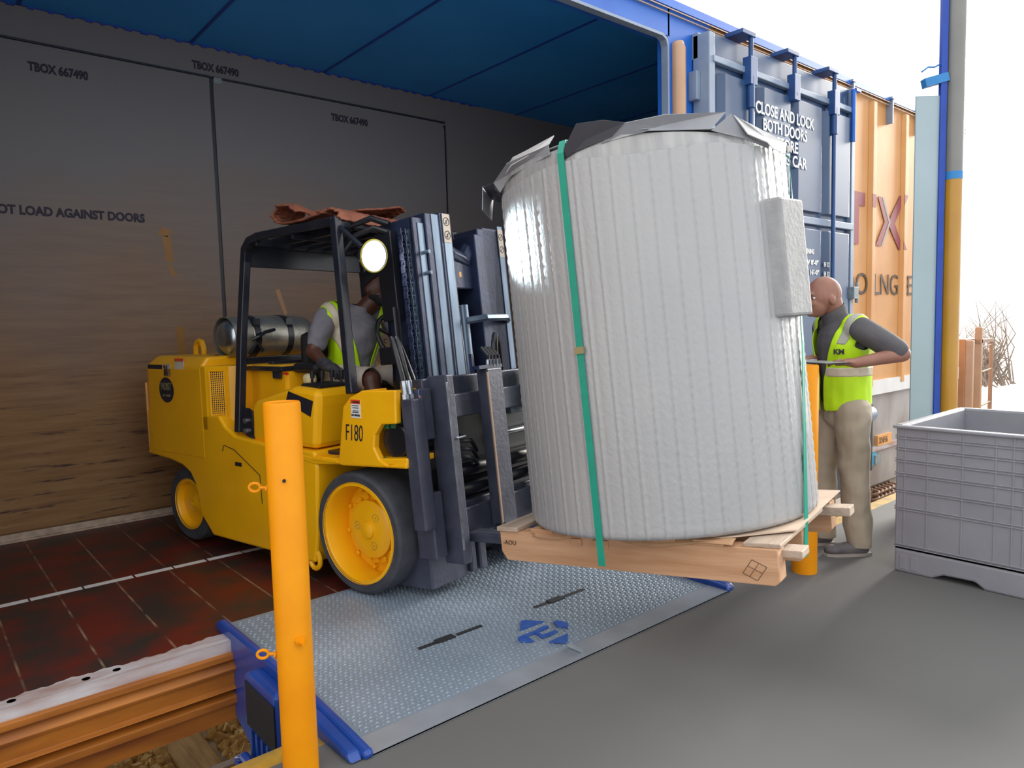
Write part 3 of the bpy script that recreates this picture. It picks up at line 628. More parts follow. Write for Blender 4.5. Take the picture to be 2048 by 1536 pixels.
# louvred radiator panel
s = B(); s.prism([(-1.62, YR), (-1.56, YR), (-1.40, YR + .075), (-1.36, YR + .12), (-1.36, YL), (-1.62, YL)], 'z', .84 - TO_Z, 1.275 - TO_Z); lv = s.build('radiator_panel', 'yellow', fk, bevel=.01)
GT = Matrix.Translation((-1.475, YR + .039, 0)) @ Matrix.Rotation(math.atan2(.075, .16), 4, 'Z')
s = B(GT); s.box(-.055, .055, -.004, .002, .89 - TO_Z, 1.235 - TO_Z); s.build('grille_backing', 'navy', lv)
s = B(GT)
for k in range(24): s.tube((-.052, -.006, .895 - TO_Z + .0143 * k), (.052, -.006, .90 - TO_Z + .0143 * k), .0035, n=5)
for k in range(8): s.tube((-.05 + .0143 * k, -.007, .89 - TO_Z), (-.05 + .0143 * k, -.007, 1.235 - TO_Z), .003, n=5)
s.path([(-.058, -.006, .885 - TO_Z), (.058, -.006, .885 - TO_Z), (.058, -.006, 1.24 - TO_Z), (-.058, -.006, 1.24 - TO_Z)], .006, 6, closed=True)
s.build('grille', 'yellow', lv)
# seat hood with catch box
s = B(); s.prism([(-1.42, .80), (-.98, .80), (-.98, 1.20), (-1.03, 1.255), (-1.42, 1.255)], 'y', -.52, .30); hood = s.build('engine_hood', 'yellow', fk, bevel=.02)
s = B(); s.box(-1.10, -1.02, -.545, -.52, 1.165, 1.235); s.build('hood_catch', 'black', hood, bevel=.008)
s = B(); s.tube((-1.02, -.53, 1.20), (-.96, -.53, 1.20), .004, n=6); s.tube((-.975, -.53, 1.20), (-.955, -.53, 1.20), .009, n=8); s.build('catch_pin', 'red', hood)
s = B(); s.box(-1.50, -.98, -.56, .26, 1.215, 1.245); s.box(-1.2, -1.15, -.5, .25, 1.24, 1.275); s.box(-1.75, -1.70, -.55, .30, 1.28, 1.32); s.box(-1.48, -1.44, -.55, .30, 1.24, 1.30); s.build('tank_cradle', 'black', fk, bevel=.006)
# side console with levers
s = B()
cp = [(-1.10, .80), (-.47, .80), (-.435, 1.06), (-.43, 1.145), (-.50, 1.155), (-.66, 1.165), (-1.04, 1.07), (-1.10, 1.03)]
s.prism([(a, b - TO_Z) for a, b in cp], 'y', YR + .025, -.40); con = s.build('side_console', 'yellow', fk, bevel=.035)
s = B(); s.poly([(-.705, YR + .0245, 1.135 - TO_Z), (-.475, YR + .0245, 1.085 - TO_Z), (-.505, YR + .0245, .99 - TO_Z), (-.735, YR + .0245, 1.07 - TO_Z)], .006); s.build('grip_pad', 'ink', con)
s = B(); s.prism([(-.66, 1.163 - TO_Z), (-.48, 1.153 - TO_Z), (-.48, 1.170 - TO_Z), (-.64, 1.180 - TO_Z)], 'y', -.66, -.44); s.build('lever_plate', 'blk_rub', con, bevel=.004)
for k in range(4):
    x, y = -.63 + .035 * k, -.60 + .045 * k
    s = B(); s.tube((x, y, 1.12), (x + .01, y, 1.20), .008, n=10); s.tube((x + .01, y, 1.185), (x + .012, y, 1.228), .013, .016, n=12); s.build('control_lever', 'blk_rub', con, auto=40)
s = B(); s.prism([(-1.27, .86 - TO_Z), (-1.10, .80 - TO_Z), (-1.10, .99 - TO_Z), (-1.14, 1.01 - TO_Z), (-1.27, 1.01 - TO_Z)], 'y', YR + .035, YR + .055); mb = s.build('post_mount', 'black', fk, bevel=.01)
for z in (.93, .865):
    s = B(); s.tube((-1.165, YR + .036, z - TO_Z), (-1.165, YR + .018, z - TO_Z), .018, n=6); s.build('mount_bolt', 'steel', mb)
s = B()
s.path([(-1.09, YR + .03, .90 - TO_Z), (-1.08, YR + .025, 1.0 - TO_Z)], .006, 6); s.build('console_handle', 'black', con)
# deck, step, fenders
s = B(); s.prism([(-.90, .775 - TO_Z), (-.46, .72 - TO_Z), (.02, .765 - TO_Z), (.02, .80 - TO_Z), (-.46, .76 - TO_Z), (-.90, .80 - TO_Z)], 'y', YR - .003, YL + .003); s.build('deck', 'yellow', fk, bevel=.008)
s = B(); s.box(-.50, -.20, YR + .1, -.42, .735, .765); s.build('floor_mat', 'black', fk)
s = B(); s.prism([(.0, .76 - TO_Z), (.30, .79 - TO_Z), (.30, .825 - TO_Z), (.0, .797 - TO_Z)], 'y', YR - .005, YR + .20); s.build('wheel_guard', 'yellow', fk, bevel=.008)
s = B(); s.box(-.475, -.25, YR - .01, YR + .09, .728, .742)
for k in range(15):
    for q in range(3): s.box(-.47 + .015 * k, -.463 + .015 * k, YR + .0 + .03 * q, YR + .02 + .03 * q, .742, .750)
s.build('tread_step', 'yellow', fk, bevel=.001)
fend = [(-.235, .745), (-.175, 1.07), (-.115, 1.125), (-.02, 1.165), (.24, 1.175), (.235, 1.0), (.12, .99), (.07, .93), (.06, .86), (.10, .80), (.16, .775), (.30, .80), (.30, .77), (-.2, .74)]
for y0, y1 in ((YR - .012, YR + .03), (YL - .03, YL + .012)):
    fo = side('fender', fend if y0 < 0 else [(min(a, .0), b) for a, b in fend[:5]] + [(.0, .74), (-.2, .74)], y0, y1, bev=.008)
s = B(); s.prism([(-.02, 1.165 - TO_Z), (-.02, .78 - TO_Z), (-.005, .78 - TO_Z), (-.005, 1.165 - TO_Z)], 'y', YR, YR + .16); s.prism([(-.08, 1.14 - TO_Z), (.24, 1.175 - TO_Z), (.24, 1.16 - TO_Z), (-.08, 1.125 - TO_Z)], 'y', YR, YR + .16); s.build('fender_return', 'yellow', fk)
s = B(); s.box(-.45, .05, -.24, .0, .18, .76); s.box(-.2, .03, -.235, .0, .3, .9); s.build('front_axle_housing', 'yellow', fk, bevel=.01)
s = B(); s.tube((.17, -.70, .90 - TO_Z), (.17, -.40, .90 - TO_Z), .095, n=24); s.tube((.16, -.66, .90 - TO_Z), (.16, -.69, .90 - TO_Z), .055, n=20); s.build('tilt_cylinder', 'hose', fk, bevel=.01, auto=40)
s = B()
for k in range(26):
    a = k * 2.4; p = (.145 + .055 * math.cos(a) * random.uniform(.3, 1), -.70 + random.uniform(0, .05), .99 - TO_Z + .045 * math.sin(a) * random.uniform(.3, 1))
    s.box(p[0] - .018, p[0] + .018, p[1] - .006, p[1] + .006, p[2] - .012, p[2] + .012, None)
s.path([(.10, -.72, .80 - TO_Z), (.16, -.725, .775 - TO_Z), (.24, -.72, .80 - TO_Z)], .014, 6); s.build('green_webbing', 'green', fk)
# side details on the hull
s = B(); s.box(-1.27, -1.19, YR - .002, YR + .01, .632 - TO_Z, .662 - TO_Z); s.build('door_pull', 'black', hull, bevel=.01)
s = B(); s.path([(-1.40, YR - .001, .72 - TO_Z), (-1.38, YR - .001, .76 - TO_Z), (-1.27, YR - .001, .74 - TO_Z), (-1.0, YR - .001, .60 - TO_Z), (-.99, YR - .001, .42 - TO_Z)], .003, 5); s.build('panel_gap', 'black', hull)
s = B(); s.path([(-.52 + .045 * math.cos(a), YR + .02, .12 + .055 * math.sin(a)) for a in [2 * math.pi * k / 20 for k in range(20)]], .016, 8, closed=True); s.build('tie_down_ring', 'yellow', hull, auto=40)
# labels on the right side
def ltext(t, x, z, h, y=YR - .013, m='ink', wd=.8, par=fk, bold=0, shear=0, al='LEFT', up=(0, 0, 1)): return text('side_lettering', t, h, (x, y, z - TO_Z), (1, 0, 0), up, m, par, width=wd, bold=bold, shear=shear, align=al)
ltext('F180', -.165, .888, .092, wd=.56, par=fk, bold=-.001, shear=.12)
s = B(); s.box(-2.085, -1.99, YR - .002, YR, 1.195 - TO_Z, 1.285 - TO_Z); s.build('number_plate', 'offwhite', cwt)
ltext('31', -2.078, 1.205, .068, YR - .0035, 'navy', .6, cwt, bold=.004)
s = B(); s.lathe([(.098, -.002), (.098, .0)], 40, Matrix.Translation((-2.06, YR - .001, 1.10 - TO_Z)) @ Matrix.Diagonal((1, 1, .92, 1)), axis='y'); hb = s.build('round_badge', 'navy', cwt)
ltext('HOIST', -2.06, 1.10, .052, YR - .0045, 'metalbuckle', .68, hb, bold=.001, al='CENTER'); ltext('LIFT TRUCK', -2.06, 1.052, .016, YR - .0045, 'metalbuckle', .8, hb, al='CENTER')
s = B(); s.poly([(-1.945, YR + .012, 1.32 - TO_Z), (-1.83, YR + .012, 1.32 - TO_Z), (-1.82, YR - .003, 1.25 - TO_Z), (-1.935, YR - .003, 1.25 - TO_Z)], .003); lb = s.build('paper_label', 'offwhite', cwt)
s = B(); s.poly([(-1.945, YR + .009, 1.323 - TO_Z), (-1.83, YR + .009, 1.323 - TO_Z), (-1.828, YR + .004, 1.305 - TO_Z), (-1.943, YR + .004, 1.305 - TO_Z)], .003); s.build('label_heading', 'labelred', lb)
s = B(); s.box(-2.30, -2.10, YR - .003, YR, 1.225 - .0, 1.255 - .0); s.build('worn_decal', 'navy', cwt)
s = B(); s.box(-.105, -.03, YR - .0145, YR - .012, 1.015 - TO_Z, 1.115 - TO_Z); lb = s.build('warning_label', 'white', fk)
s = B(); s.box(-.105, -.03, YR - .0155, YR - .014, 1.092 - TO_Z, 1.115 - TO_Z); s.build('label_heading', 'labelred', lb)
ltext('WARNING', -.06, 1.098, .009, YR - .016, 'ink', .9, lb, al='CENTER'); ltext('NO RIDERS', -.067, 1.025, .011, YR - .016, 'ink', .85, lb, al='CENTER')
s = B()
for z in (1.08, 1.068, 1.052, 1.044): s.box(-.098 + random.uniform(0, .01), -.045, YR - .016, YR - .0145, z - TO_Z, z + .004 - TO_Z)
s.build('label_print', 'ink', lb)
# wheels
def wheel(name, x, yo, r, wdt, sgn, deep):
    """outer face at yo; the tyre runs inward by wdt*sgn"""
    T = Matrix.Translation((x, yo, r)) @ Matrix.Diagonal((1, sgn, 1, 1))
    k = r / .345; ri = (.285 if r > .3 else .235) * k
    s = B(T); s.lathe([(ri, .004), (r - .022, 0), (r - .006, .012), (r, .035), (r, wdt - .035), (r - .006, wdt - .012), (r - .022, wdt), (ri, wdt), (ri, .004)], 72, axis='y'); ty = s.build(name, 'rubber', fk, auto=35)
    s = B(T); s.lathe([(ri + .002, -.002), (ri + .003, .006), (ri - .018, .004), (ri - .022, .012), (ri - .026, deep), (ri - .10, deep + .002), (.02, deep + (.004 if r > .3 else -.02)), (.02, deep + .02), (ri - .002, deep + .02), (ri + .002, -.002)], 64, axis='y'); s.build('rim', 'yellow', ty, auto=35)
    if name == 'rear_wheel': return
    s = B(T); rh = .165 * k
    s.lathe([(rh + .035, deep + .002), (rh + .035, deep - .035), (rh, deep - .035), (rh, deep - .07), (rh - .012, deep - .078), (.05, deep - .082), (.045, deep - .095), (.02, deep - .105), (.0005, deep - .105)], 48, axis='y'); hb = s.build('hub', 'yellow', ty, auto=35)
    bo = None
    for i in range(28 if name == 'front_wheel' else 0):
        if i < 18: a = 2 * math.pi * i / 18; q = rh + .017; y0, y1, br, bn = deep - .03, deep - .054, .0115, 8
        else: a = 2 * math.pi * (i - 18) / 10 + .2; q = rh + .068; y0, y1, br, bn = deep, deep - .03, .013, 6
        s = B(T); s.tube((q * math.cos(a), y0, q * math.sin(a)), (q * math.cos(a), y1, q * math.sin(a)), br, n=bn); s.build('wheel_bolt', 'yellow', ty, auto=40)
    s = B(T)
    for a in (.9, 3.0, 5.1): s.path([(.095 * k * math.cos(a) + .022 * math.cos(t), deep - .081, .095 * k * math.sin(a) + .022 * math.sin(t)) for t in [2 * math.pi * q / 16 for q in range(16)]], .0012, 4, closed=True); s.tube((.095 * k * math.cos(a), deep - .079, .095 * k * math.sin(a)), (.095 * k * math.cos(a), deep - .082, .095 * k * math.sin(a)), .004, n=8)
    s.build('hub_marking', 'metalbuckle', hb)
wheel('front_wheel', -.11, YR - .01, .345, .50, 1, .17)
wheel('front_wheel', -.11, YL + .01, .345, .50, -1, .17)
wheel('rear_wheel', -1.935, YR + .04, .265, .24, 1, .05)
wheel('rear_wheel', -1.935, YL - .04, .265, .24, -1, .05)
# seat
s = B(); s.box(-1.02, -.58, -.36, .14, 1.045, 1.13); st_ = s.build('seat', 'blk_rub', fk, bevel=.03)
s = B(); s.box(-1.06, -.97, -.36, .14, 1.10, 1.46); s.build('seat_back', 'blk_rub', st_, bevel=.04)
s = B(); s.box(-.98, -.74, -.48, -.40, 1.20, 1.265); s.build('armrest', 'blk_rub', fk, bevel=.025)
s = B(); s.box(-.86, -.78, -.50, -.43, 1.13, 1.20); s.build('armrest_knob', 'cream', fk, bevel=.025)
# steering wheel
T = Matrix.Translation((-.46, -.02, 1.40)) @ Matrix.Rotation(R(62), 4, 'Y')
s = B(T); s.path([(.175 * math.cos(a), .175 * math.sin(a), 0) for a in [2 * math.pi * k / 32 for k in range(32)]], .016, 8, closed=True); s.tube((0, 0, -.02), (0, 0, .015), .05, n=16)
for a in (0, 2.1, 4.2): s.tube((0, 0, 0), (.17 * math.cos(a), .17 * math.sin(a), 0), .012, n=6)
s.build('steering_wheel', 'blk_rub', fk, auto=40)
s = B(); s.tube((-.44, -.02, 1.39), (-.20, -.02, 1.05), .035, n=12); s.box(-.28, -.05, -.22, .18, .78, 1.16); s.box(-.30, -.2, -.25, .22, 1.12, 1.22); s.build('steering_console', 'blk_rub', fk, bevel=.01)
# overhead guard
GY0, GY1, GZ = -.60, .40, 2.08
def bar(s, a, b, wx=.045, wy=.06): # square-section bar
    a, b = Vector(a), Vector(b); d = (b - a); q = d.to_track_quat('Z', 'Y').to_matrix().to_4x4(); ln = d.length
    s.box(-wx / 2, wx / 2, -wy / 2, wy / 2, 0, ln, Matrix.Translation(a) @ q)
og = thing('overhead_guard', (0, 0, 0)); og.parent = fk
for yb, yt in ((YR + .03, GY0), (YL - .03, GY1)):
    s = B(); s.path([(-1.24, yb, .83), (-1.24, yb + (yt - yb) * .5, 1.45), (-1.24, yt, 1.92), (-1.225, yt, 2.0), (-1.17, yt, 2.05), (-1.08, yt, 2.07), (-.35, yt, GZ + .01)], .036, 4); s.build('guard_post', 'black', og, bevel=.006)
    s = B(); s.path([(-.345, yt - .0, GZ + .03), (-.13, yb - .01, 1.12)], .036, 4); s.build('guard_post', 'black', og, bevel=.006)
s = B()
bar(s, (-.36, GY0, GZ), (-.36, GY1, GZ), .07, .05); bar(s, (-1.15, GY0, 2.04), (-1.15, GY1, 2.04), .07, .05)
s.box(-1.255, -1.235, GY0, GY1, 1.89, 2.03)
for k in range(6): bar(s, (-.36, GY0 + .14 * (k + 1), GZ), (-1.15, GY0 + .14 * (k + 1), 2.04), .03, .06)
bar(s, (-.75, GY0, 2.04), (-.75, GY1, 2.04), .02, .03)
s.build('guard_roof', 'black', og, bevel=.004)
# head lamp
lt_ = thing('headlight', (0, 0, 0)); lt_.parent = fk
T = Matrix.Translation((-.055, -.585, 1.87)) @ Matrix.Rotation(R(-5), 4, 'Z') @ Matrix.Rotation(R(8), 4, 'Y')
s = B(T); s.lathe([(.03, -.06), (.075, -.045), (.088, -.01), (.09, .0), (.084, .004), (.078, -.004), (.03, -.05), (.03, -.06)], 40, axis='x'); s.build('lamp_housing', 'black', lt_, auto=40)
s = B(T); s.lathe([(.0835, -.002), (.06, .006), (.03, .010), (.0005, .011)], 40, axis='x'); s.build('lamp_lens', 'lamp', lt_, smooth=True)
s = B(T); s.path([(.0, .088 * math.cos(a), .088 * math.sin(a)) for a in [2 * math.pi * k / 40 for k in range(40)]], .005, 6, closed=True); s.build('lamp_ring', 'lampring', lt_)
s = B(); s.tube((-.11, -.585, 1.90), (-.31, -.60, 2.05), .016, n=10); s.build('lamp_bracket', 'black', lt_)
sp = bpy.data.lights.new('lamp_beam', 'SPOT'); sp.energy = 330; sp.spot_size = R(19); sp.spot_blend = .9; sp.shadow_soft_size = .06; sp.color = (.74, .92, 1)
spo = bpy.data.objects.new('lamp_beam', sp); COL.objects.link(spo); spo.parent = lt_
spo.location = (.0, -.588, 1.868); spo.rotation_euler = Vector((-1, .165, .035)).to_track_quat('Z', 'Y').to_euler()

# ---- mast group, tilted back
MT = Matrix.Translation((.1, 0, -TO_Z)) @ Matrix.Rotation(R(-5.5), 4, 'Y')
mast = thing('mast', (0, 0, 0)); mast.parent = fk
def mbx(name, boxes, m='mast', bev=.005, par=mast):
    s = B(MT)
    for b_ in boxes: s.box(*b_)
    return s.build(name, m, par, bevel=bev)
mbx('outer_channel', [(-.16, .12, -.36, -.345, .05, 2.12), (.10, .12, -.36, -.27, .05, 2.12), (-.16, -.13, -.36, -.26, .05, 2.12)])
mbx('outer_channel', [(-.16, .14, .46, .475, .05, 2.10), (.12, .14, .20, .475, .05, 2.10), (-.16, -.13, .38, .475, .05, 2.1)])
mbx('middle_channel', [(-.1, .135, -.262, -.205, .12, 2.15), ], 'mast')
mbx('channel_edge', [(.119, .124, -.318, -.268, .3, 2.09)], 'mastlite', .002)
mbx('channel_edge', [(.134, .139, -.212, -.150, .3, 2.148)], 'mastlite', .002)
mbx('inner_channel', [(-.1, .145, -.15, -.05, .15, 2.16)])
mbx('channel_edge', [(.144, .149, -.128, -.062, .3, 2.158)], 'mastlite', .002)
mbx('inner_channel', [(-.1, .145, .16, .24, .15, 2.06)])
mbx('middle_channel', [(-.1, .14, .25, .45, .12, 2.11)])
mbx('channel_edge', [(.14, .146, .405, .455, .3, 2.13)], 'mastlite', .002)
s = B(MT); s.path([(.05, -.05, 1.98), (.06, .0, 1.93), (.06, .12, 1.90), (.05, .22, 2.0)], .06, 8); s.box(.0, .1, -.1, .46, 1.72, 1.90); s.build('cross_member', 'mast', mast, bevel=.01)
mbx('cross_member', [(.02, .08, -.1, .46, .35, .55)], 'mast', .01); mbx('cross_member', [(-.12, -.04, -.3, .44, 1.0, 1.15)], 'mast', .01)
s = B(MT); s.tube((.10, .03, .3), (.10, .03, 1.62), .035, n=16); s.build('lift_cylinder', 'mastlite', mast, auto=40)
s = B(MT); s.tube((.10, .0, 1.15), (.10, -.03, 1.88), .014, n=12); s.build('chrome_rod', 'steel', mast, auto=40)
s = B(MT); s.path([(.15, .0, 1.52), (.22, .1, 1.53), (.22, .3, 1.53), (.14, .42, 1.52)], .022, 6); s.build('hose_guide', 'mastlite', mast)
# leaf chains: real links
for y0 in (-.375, -.41):
    s = B(MT)
    for k in range(38):
        z = .70 + .036 * k; o_ = .006 if k % 2 else 0
        s.box(.065, .095, y0 - .012 - o_, y0 - .008 - o_, z - .014, z + .022); s.box(.065, .095, y0 + .008 + o_, y0 + .012 + o_, z - .014, z + .022); s.tube((.08, y0 - .02, z + .004), (.08, y0 + .02, z + .004), .007, n=6)
    s.build('lift_chain', 'mastlite' if y0 > -.4 else 'mast', mast)
s = B(MT)
for dy in (0, .03): s.path([(.02, -.43 - dy, .9), (.01, -.43 - dy, 1.35), (.0, -.42 - dy, 1.62)], .010, 8)
s.path([(-.02, -.40, 2.1), (-.12, -.44, 2.15), (-.24, -.50, 2.12), (-.33, -.54, 1.98)], .018, 8); s.path([(-.02, -.40, 2.05), (-.10, -.44, 2.09), (-.20, -.50, 2.06), (-.28, -.55, 1.96)], .018, 8)
s.build('hydraulic_hose', 'hose', mast, auto=40)
mbx('pump_cover', [(-.14, .03, -.47, -.37, 1.30, 1.40), (-.13, .0, -.42, -.37, 1.55, 2.06), (-.1, .02, -.42, -.37, 1.0, 1.2)], 'hose')
# stickers and lugs
s = B(MT); s.box(.1495, .151, -.128, -.066, 1.985, 2.155); stk = s.build('warning_sticker', 'offwhite', mast)
for z in (2.11, 2.03):
    s = B(MT); s.path([(.1515, -.097 + .024 * math.cos(a), z + .024 * math.sin(a)) for a in [2 * math.pi * k / 20 for k in range(20)]], .0022, 4, closed=True); s.tube((.1515, -.115, z - .016), (.1515, -.08, z + .016), .002, n=4); s.box(.151, .152, -.101, -.093, z - .014, z + .008); s.build('sticker_symbol', 'ink', stk)
s = B(MT); s.box(.146, .148, .405, .455, 1.93, 2.11); stk = s.build('warning_sticker', 'offwhite', mast)
for z in (2.06, 1.98):
    s = B(MT); s.path([(.1485, .43 + .02 * math.cos(a), z + .02 * math.sin(a)) for a in [2 * math.pi * k / 20 for k in range(20)]], .0022, 4, closed=True); s.tube((.1485, .415, z - .014), (.1485, .445, z + .014), .002, n=4); s.build('sticker_symbol', 'ink', stk)
for z in (1.92, 1.80):
    s = B(MT); s.tube((.12, -.285, z), (.165, -.285, z), .011, n=10); s.build('channel_pin', 'mastlite', mast)
s = B(MT); s.box(.125, .128, .0, .02, 1.79, 1.82); s.build('yellow_tag', 'placard', mast)
# carriage
car = thing('carriage', (0, 0, 0)); car.parent = fk
mbx('load_bar', [(.17, .30, -.60, .55, 1.06, 1.20), (.20, .345, -.50, .55, .97, 1.10), (.17, .30, -.60, .55, .36, .50), (.21, .335, -.42, .55, .30, .47)], 'carr', .008, car)
mbx('backing_plate', [(.14, .19, -.58, .55, .40, 1.02)], 'hose', .004, car)
mbx('end_bar', [(.26, .35, -.735, -.65, .42, 1.105)], 'carr', .01, car)
mbx('side_block', [(.20, .33, -.65, -.57, .88, 1.15), (.20, .33, -.66, -.57, .25, .60), (.22, .28, -.64, -.575, .6, .9)], 'carr', .008, car)
mbx('frame_plate', [(.28, .42, -.545, -.485, .20, 1.21)], 'carr', .008, car)
mbx('plate_edge', [(.417, .4225, -.549, -.535, .28, 1.17)], 'steel', .001, car)
mbx('fork', [(.34, .42, -.195, -.055, .31, 1.22), (.36, 1.95, -.195, -.055, .295, .345)], 'carr', .008, car)
mbx('fork', [(.34, .42, .02 + .22, .36, .31, 1.22), (.36, 1.95, -.44, -.33, .295, .345)], 'carr', .008, car)
mbx('worn_edge', [(.414, .422, -.199, -.185, .33, 1.20)], 'spring', .001, car)
mbx('bracket_plate', [(.20, .30, .15, .42, .93, 1.17)], 'grey_bracket', .004, car)
s = B(MT); s.tube((.25, .05, .82), (.25, .6, .82), .018, n=12); s.build('chrome_rod', 'steel', car, auto=40)
s = B(MT); s.tube((.25, -.5, .66), (.25, .6, .66), .048, n=16); s.tube((.28, -.48, .56), (.28, .3, .56), .04, n=14); s.build('side_shift_cylinder', 'hose', car, auto=40)
s = B(MT)
for k in range(3): s.path([(.30, -.46, .80 - .04 * k), (.33, -.40, .84 - .04 * k), (.34, -.30, .83 - .05 * k), (.30, -.21, .76 - .04 * k)], .011, 8)
s.build('carriage_hose', 'hose', car, auto=40)
s = B(MT)
for dy in (0, .035): s.path([(.27, -.70 + dy, 1.10), (.26, -.70 + dy, 1.22), (.22, -.69 + dy, 1.36), (.16, -.65 + dy, 1.43), (.12, -.58 + dy, 1.38), (.12, -.52 + dy, 1.22), (.16, -.5 + dy, 1.0)], .013, 8)
s.build('carriage_hose', 'hose', car, auto=40)
s = B(MT)
for dy in (0, .035): s.tube((.27, -.70 + dy, 1.10), (.265, -.70 + dy, 1.20), .019, n=10); s.tube((.27, -.70 + dy, 1.105), (.27, -.70 + dy, 1.13), .022, n=8)
s.build('hose_fitting', 'steel', car, auto=40)
s = B(MT); s.path([(.40, -.52, .875), (.425, -.50, .87), (.43, -.45, .875), (.36, -.42, .88)], .006, 6); s.build('retaining_wire', 'steel', car)
s = B(MT); s.box(.36, .42, -.26, -.05, 1.22, 1.24); s.box(.36, .38, -.27, -.25, 1.20, 1.31); s.build('hose_bracket', 'mast', car)
s = B(MT)
for k in range(4):
    s.path([(.40, -.16 + .03 * k, 1.22), (.41, -.16 + .03 * k, 1.29), (.36, -.15 + .03 * k, 1.34)], .012, 6)
s.path([(.38, -.06, 1.23), (.38, -.05, 1.36), (.36, -.01, 1.41), (.34, .04, 1.36), (.33, .06, 1.2)], .02, 8)
s.build('carriage_hose', 'hose', car, auto=40)
s = B(MT)
for k in range(4): s.tube((.405, -.16 + .03 * k, 1.22), (.41, -.16 + .03 * k, 1.27), .015, n=8)
s.build('hose_fitting', 'steel', car, auto=40)
# mast foot
for b_ in ((-.1, .22, -.60, -.30, .06, .34), (.0, .24, -.29, -.24, .07, .40), (-.05, .25, -.22, -.16, .07, .40), (-.1, .2, .2, .5, .06, .34)): mbx('mast_foot', [b_], 'carr', .01)
# flag sticker
s = B(MT); s.box(.325, .3265, -.66, -.58, 1.09, 1.145); fl = s.build('flag_sticker', 'white', car)
s = B(MT)
for k in range(4): s.box(.3265, .3275, -.66, -.58, 1.09 + .0145 * k, 1.097 + .0145 * k)
s.build('flag_stripes', 'labelred', fl)
s = B(MT); s.box(.3275, .3285, -.66, -.625, 1.115, 1.145); s.build('flag_canton', 'flagblue', fl)

TM = Matrix.Translation(TO) @ Matrix.Rotation(TH, 4, 'Z')      # truck to world
MW = TM @ MT                                                     # mast to world
# ================================================================== GAS CYLINDER
gt = thing('gas_cylinder', TM @ Vector((-1.62, -.455, 1.46 - TO_Z)), TH, 'scuffed silver gas cylinder strapped behind the forklift seat', 'gas cylinder')
s = B(); s.lathe([(.0005, .03), (.06, .022), (.11, .03), (.138, .065), (.148, .13), (.148, .48), (.138, .55), (.11, .595), (.06, .61), (.0005, .615)], 48, axis='y'); s.build('tank', 'alu', gt, auto=40)
s = B(); s.lathe([(.135, -.09), (.14, -.09), (.146, .05), (.14, .05), (.135, -.09)], 48, axis='y'); s.build('collar', 'alu', gt, auto=40)
s = B(); s.lathe([(.0005, -.10), (.05, -.11), (.09, -.10), (.12, -.07), (.13, -.03), (.12, .02), (.0005, .02)], 40, axis='y'); s.build('end_guard', 'steel', gt, auto=40)
for y in (.06, .33):
    s = B(); s.lathe([(.149, y), (.153, y), (.153, y + .045), (.149, y + .045), (.149, y)], 48, axis='y'); s.box(.10, .13, y - .005, y + .05, .075, .125); s.build('strap', 'black', gt, auto=40)
s = B(); s.path([(.16, .02, -.02), (.18, .06, .0), (.17, .12, .03), (.165, .2, .045)], .012, 8); s.path([(.12, .02, -.12), (.17, .05, -.04), (.16, .1, -.1)], .014, 8); s.build('strap_latch', 'black', gt)

# ================================================================== CARDBOARD ON GUARD ROOF
def sheet(prof, axis, a, b, wave):
    # a bent sheet: profile polyline swept along one axis, the long edge rippled like torn corrugated board
    P = []
    for (x0, z0), (x1, z1) in zip(prof, prof[1:]):
        P += [(x0 + (x1 - x0) * k / 6, z0 + (z1 - z0) * k / 6) for k in range(6)]
    P.append(prof[-1])
    def fn(u, v):
        t = u * (len(P) - 1); i = min(int(t), len(P) - 2); q = t - i
        h = P[i][0] + (P[i + 1][0] - P[i][0]) * q; z = P[i][1] + (P[i + 1][1] - P[i][1]) * q
        e = .010 * math.sin(u * 31 + wave) + .006 * math.sin(u * 67); c = a + e + (b - a) * v
        z += .012 * math.sin(v * 5 + wave) * (.3 + u) + .0025 * math.sin(v * 110)
        return (h, c, z) if axis == 'y' else (c, h, z)
    return fn
for lab, fn in (
    ('red-brown corrugated board curled up at its tail on the forklift roof', sheet([(-.44, .03), (-.60, .0), (-.80, .0), (-.88, .02), (-.89, .06), (-.84, .105), (-.74, .10), (-.66, .05)], 'y', -.63, -.42, .4)),
    ('long sheet of red-brown corrugated board folded over the forklift roof front', sheet([(-.62, .0), (-.50, .035), (-.38, .04), (-.33, .015), (-.31, -.035)], 'y', -.60, .34, 1.9)),
    ('small curled flap of red-brown corrugated board topmost on the forklift roof', sheet([(-.30, .08), (-.12, .10), (.06, .13), (.10, .10)], 'x', -.72, -.48, 3.1))):
    s = B(); s.grid(fn, 60, 40)
    o = s.build('cardboard_sheet', 'cardbrown', smooth=True, solid=.012)
    o.matrix_world = TM @ Matrix.Translation((0, 0, GZ + .035))
    tag(o, lab, 'cardboard', 'cardboard sheets on the forklift roof')

# ================================================================== PALLET
px0, px1, py0, py1 = .76, 2.085, -.65, .26
pal = bpy.data.objects.new('pallet', None); COL.objects.link(pal); pal.matrix_world = MW
tag(pal, 'heavy timber pallet on the forklift forks under the white roll', 'pallet')
for k, (y0, y1) in enumerate(((py0, py0 + .085), (-.315, -.235), (.17, .255))):
    s = B(); s.prism([(px0 + .0, .43), (px0, .33), (px0 + .03, .288), (px1 - .02, .288), (px1, .305), (px1, .43)], 'y', y0, y1); s.build('stringer', 'wood', pal, bevel=.004)
for k in range(7):
    x = px0 - .01 + k * (px1 - px0 - .12) / 6
    if k == 6: s = B(); s.box(px1 - .135, px1 + .01, py0 + .01, .0, .430, .447)
    else: s = B(); s.box(x, x + .125, py0 - .01, py1 + .01, .430, .452)
    s.build('deck_board', 'woodgrey' if k in (0, 6) else 'wood', pal, bevel=.004)
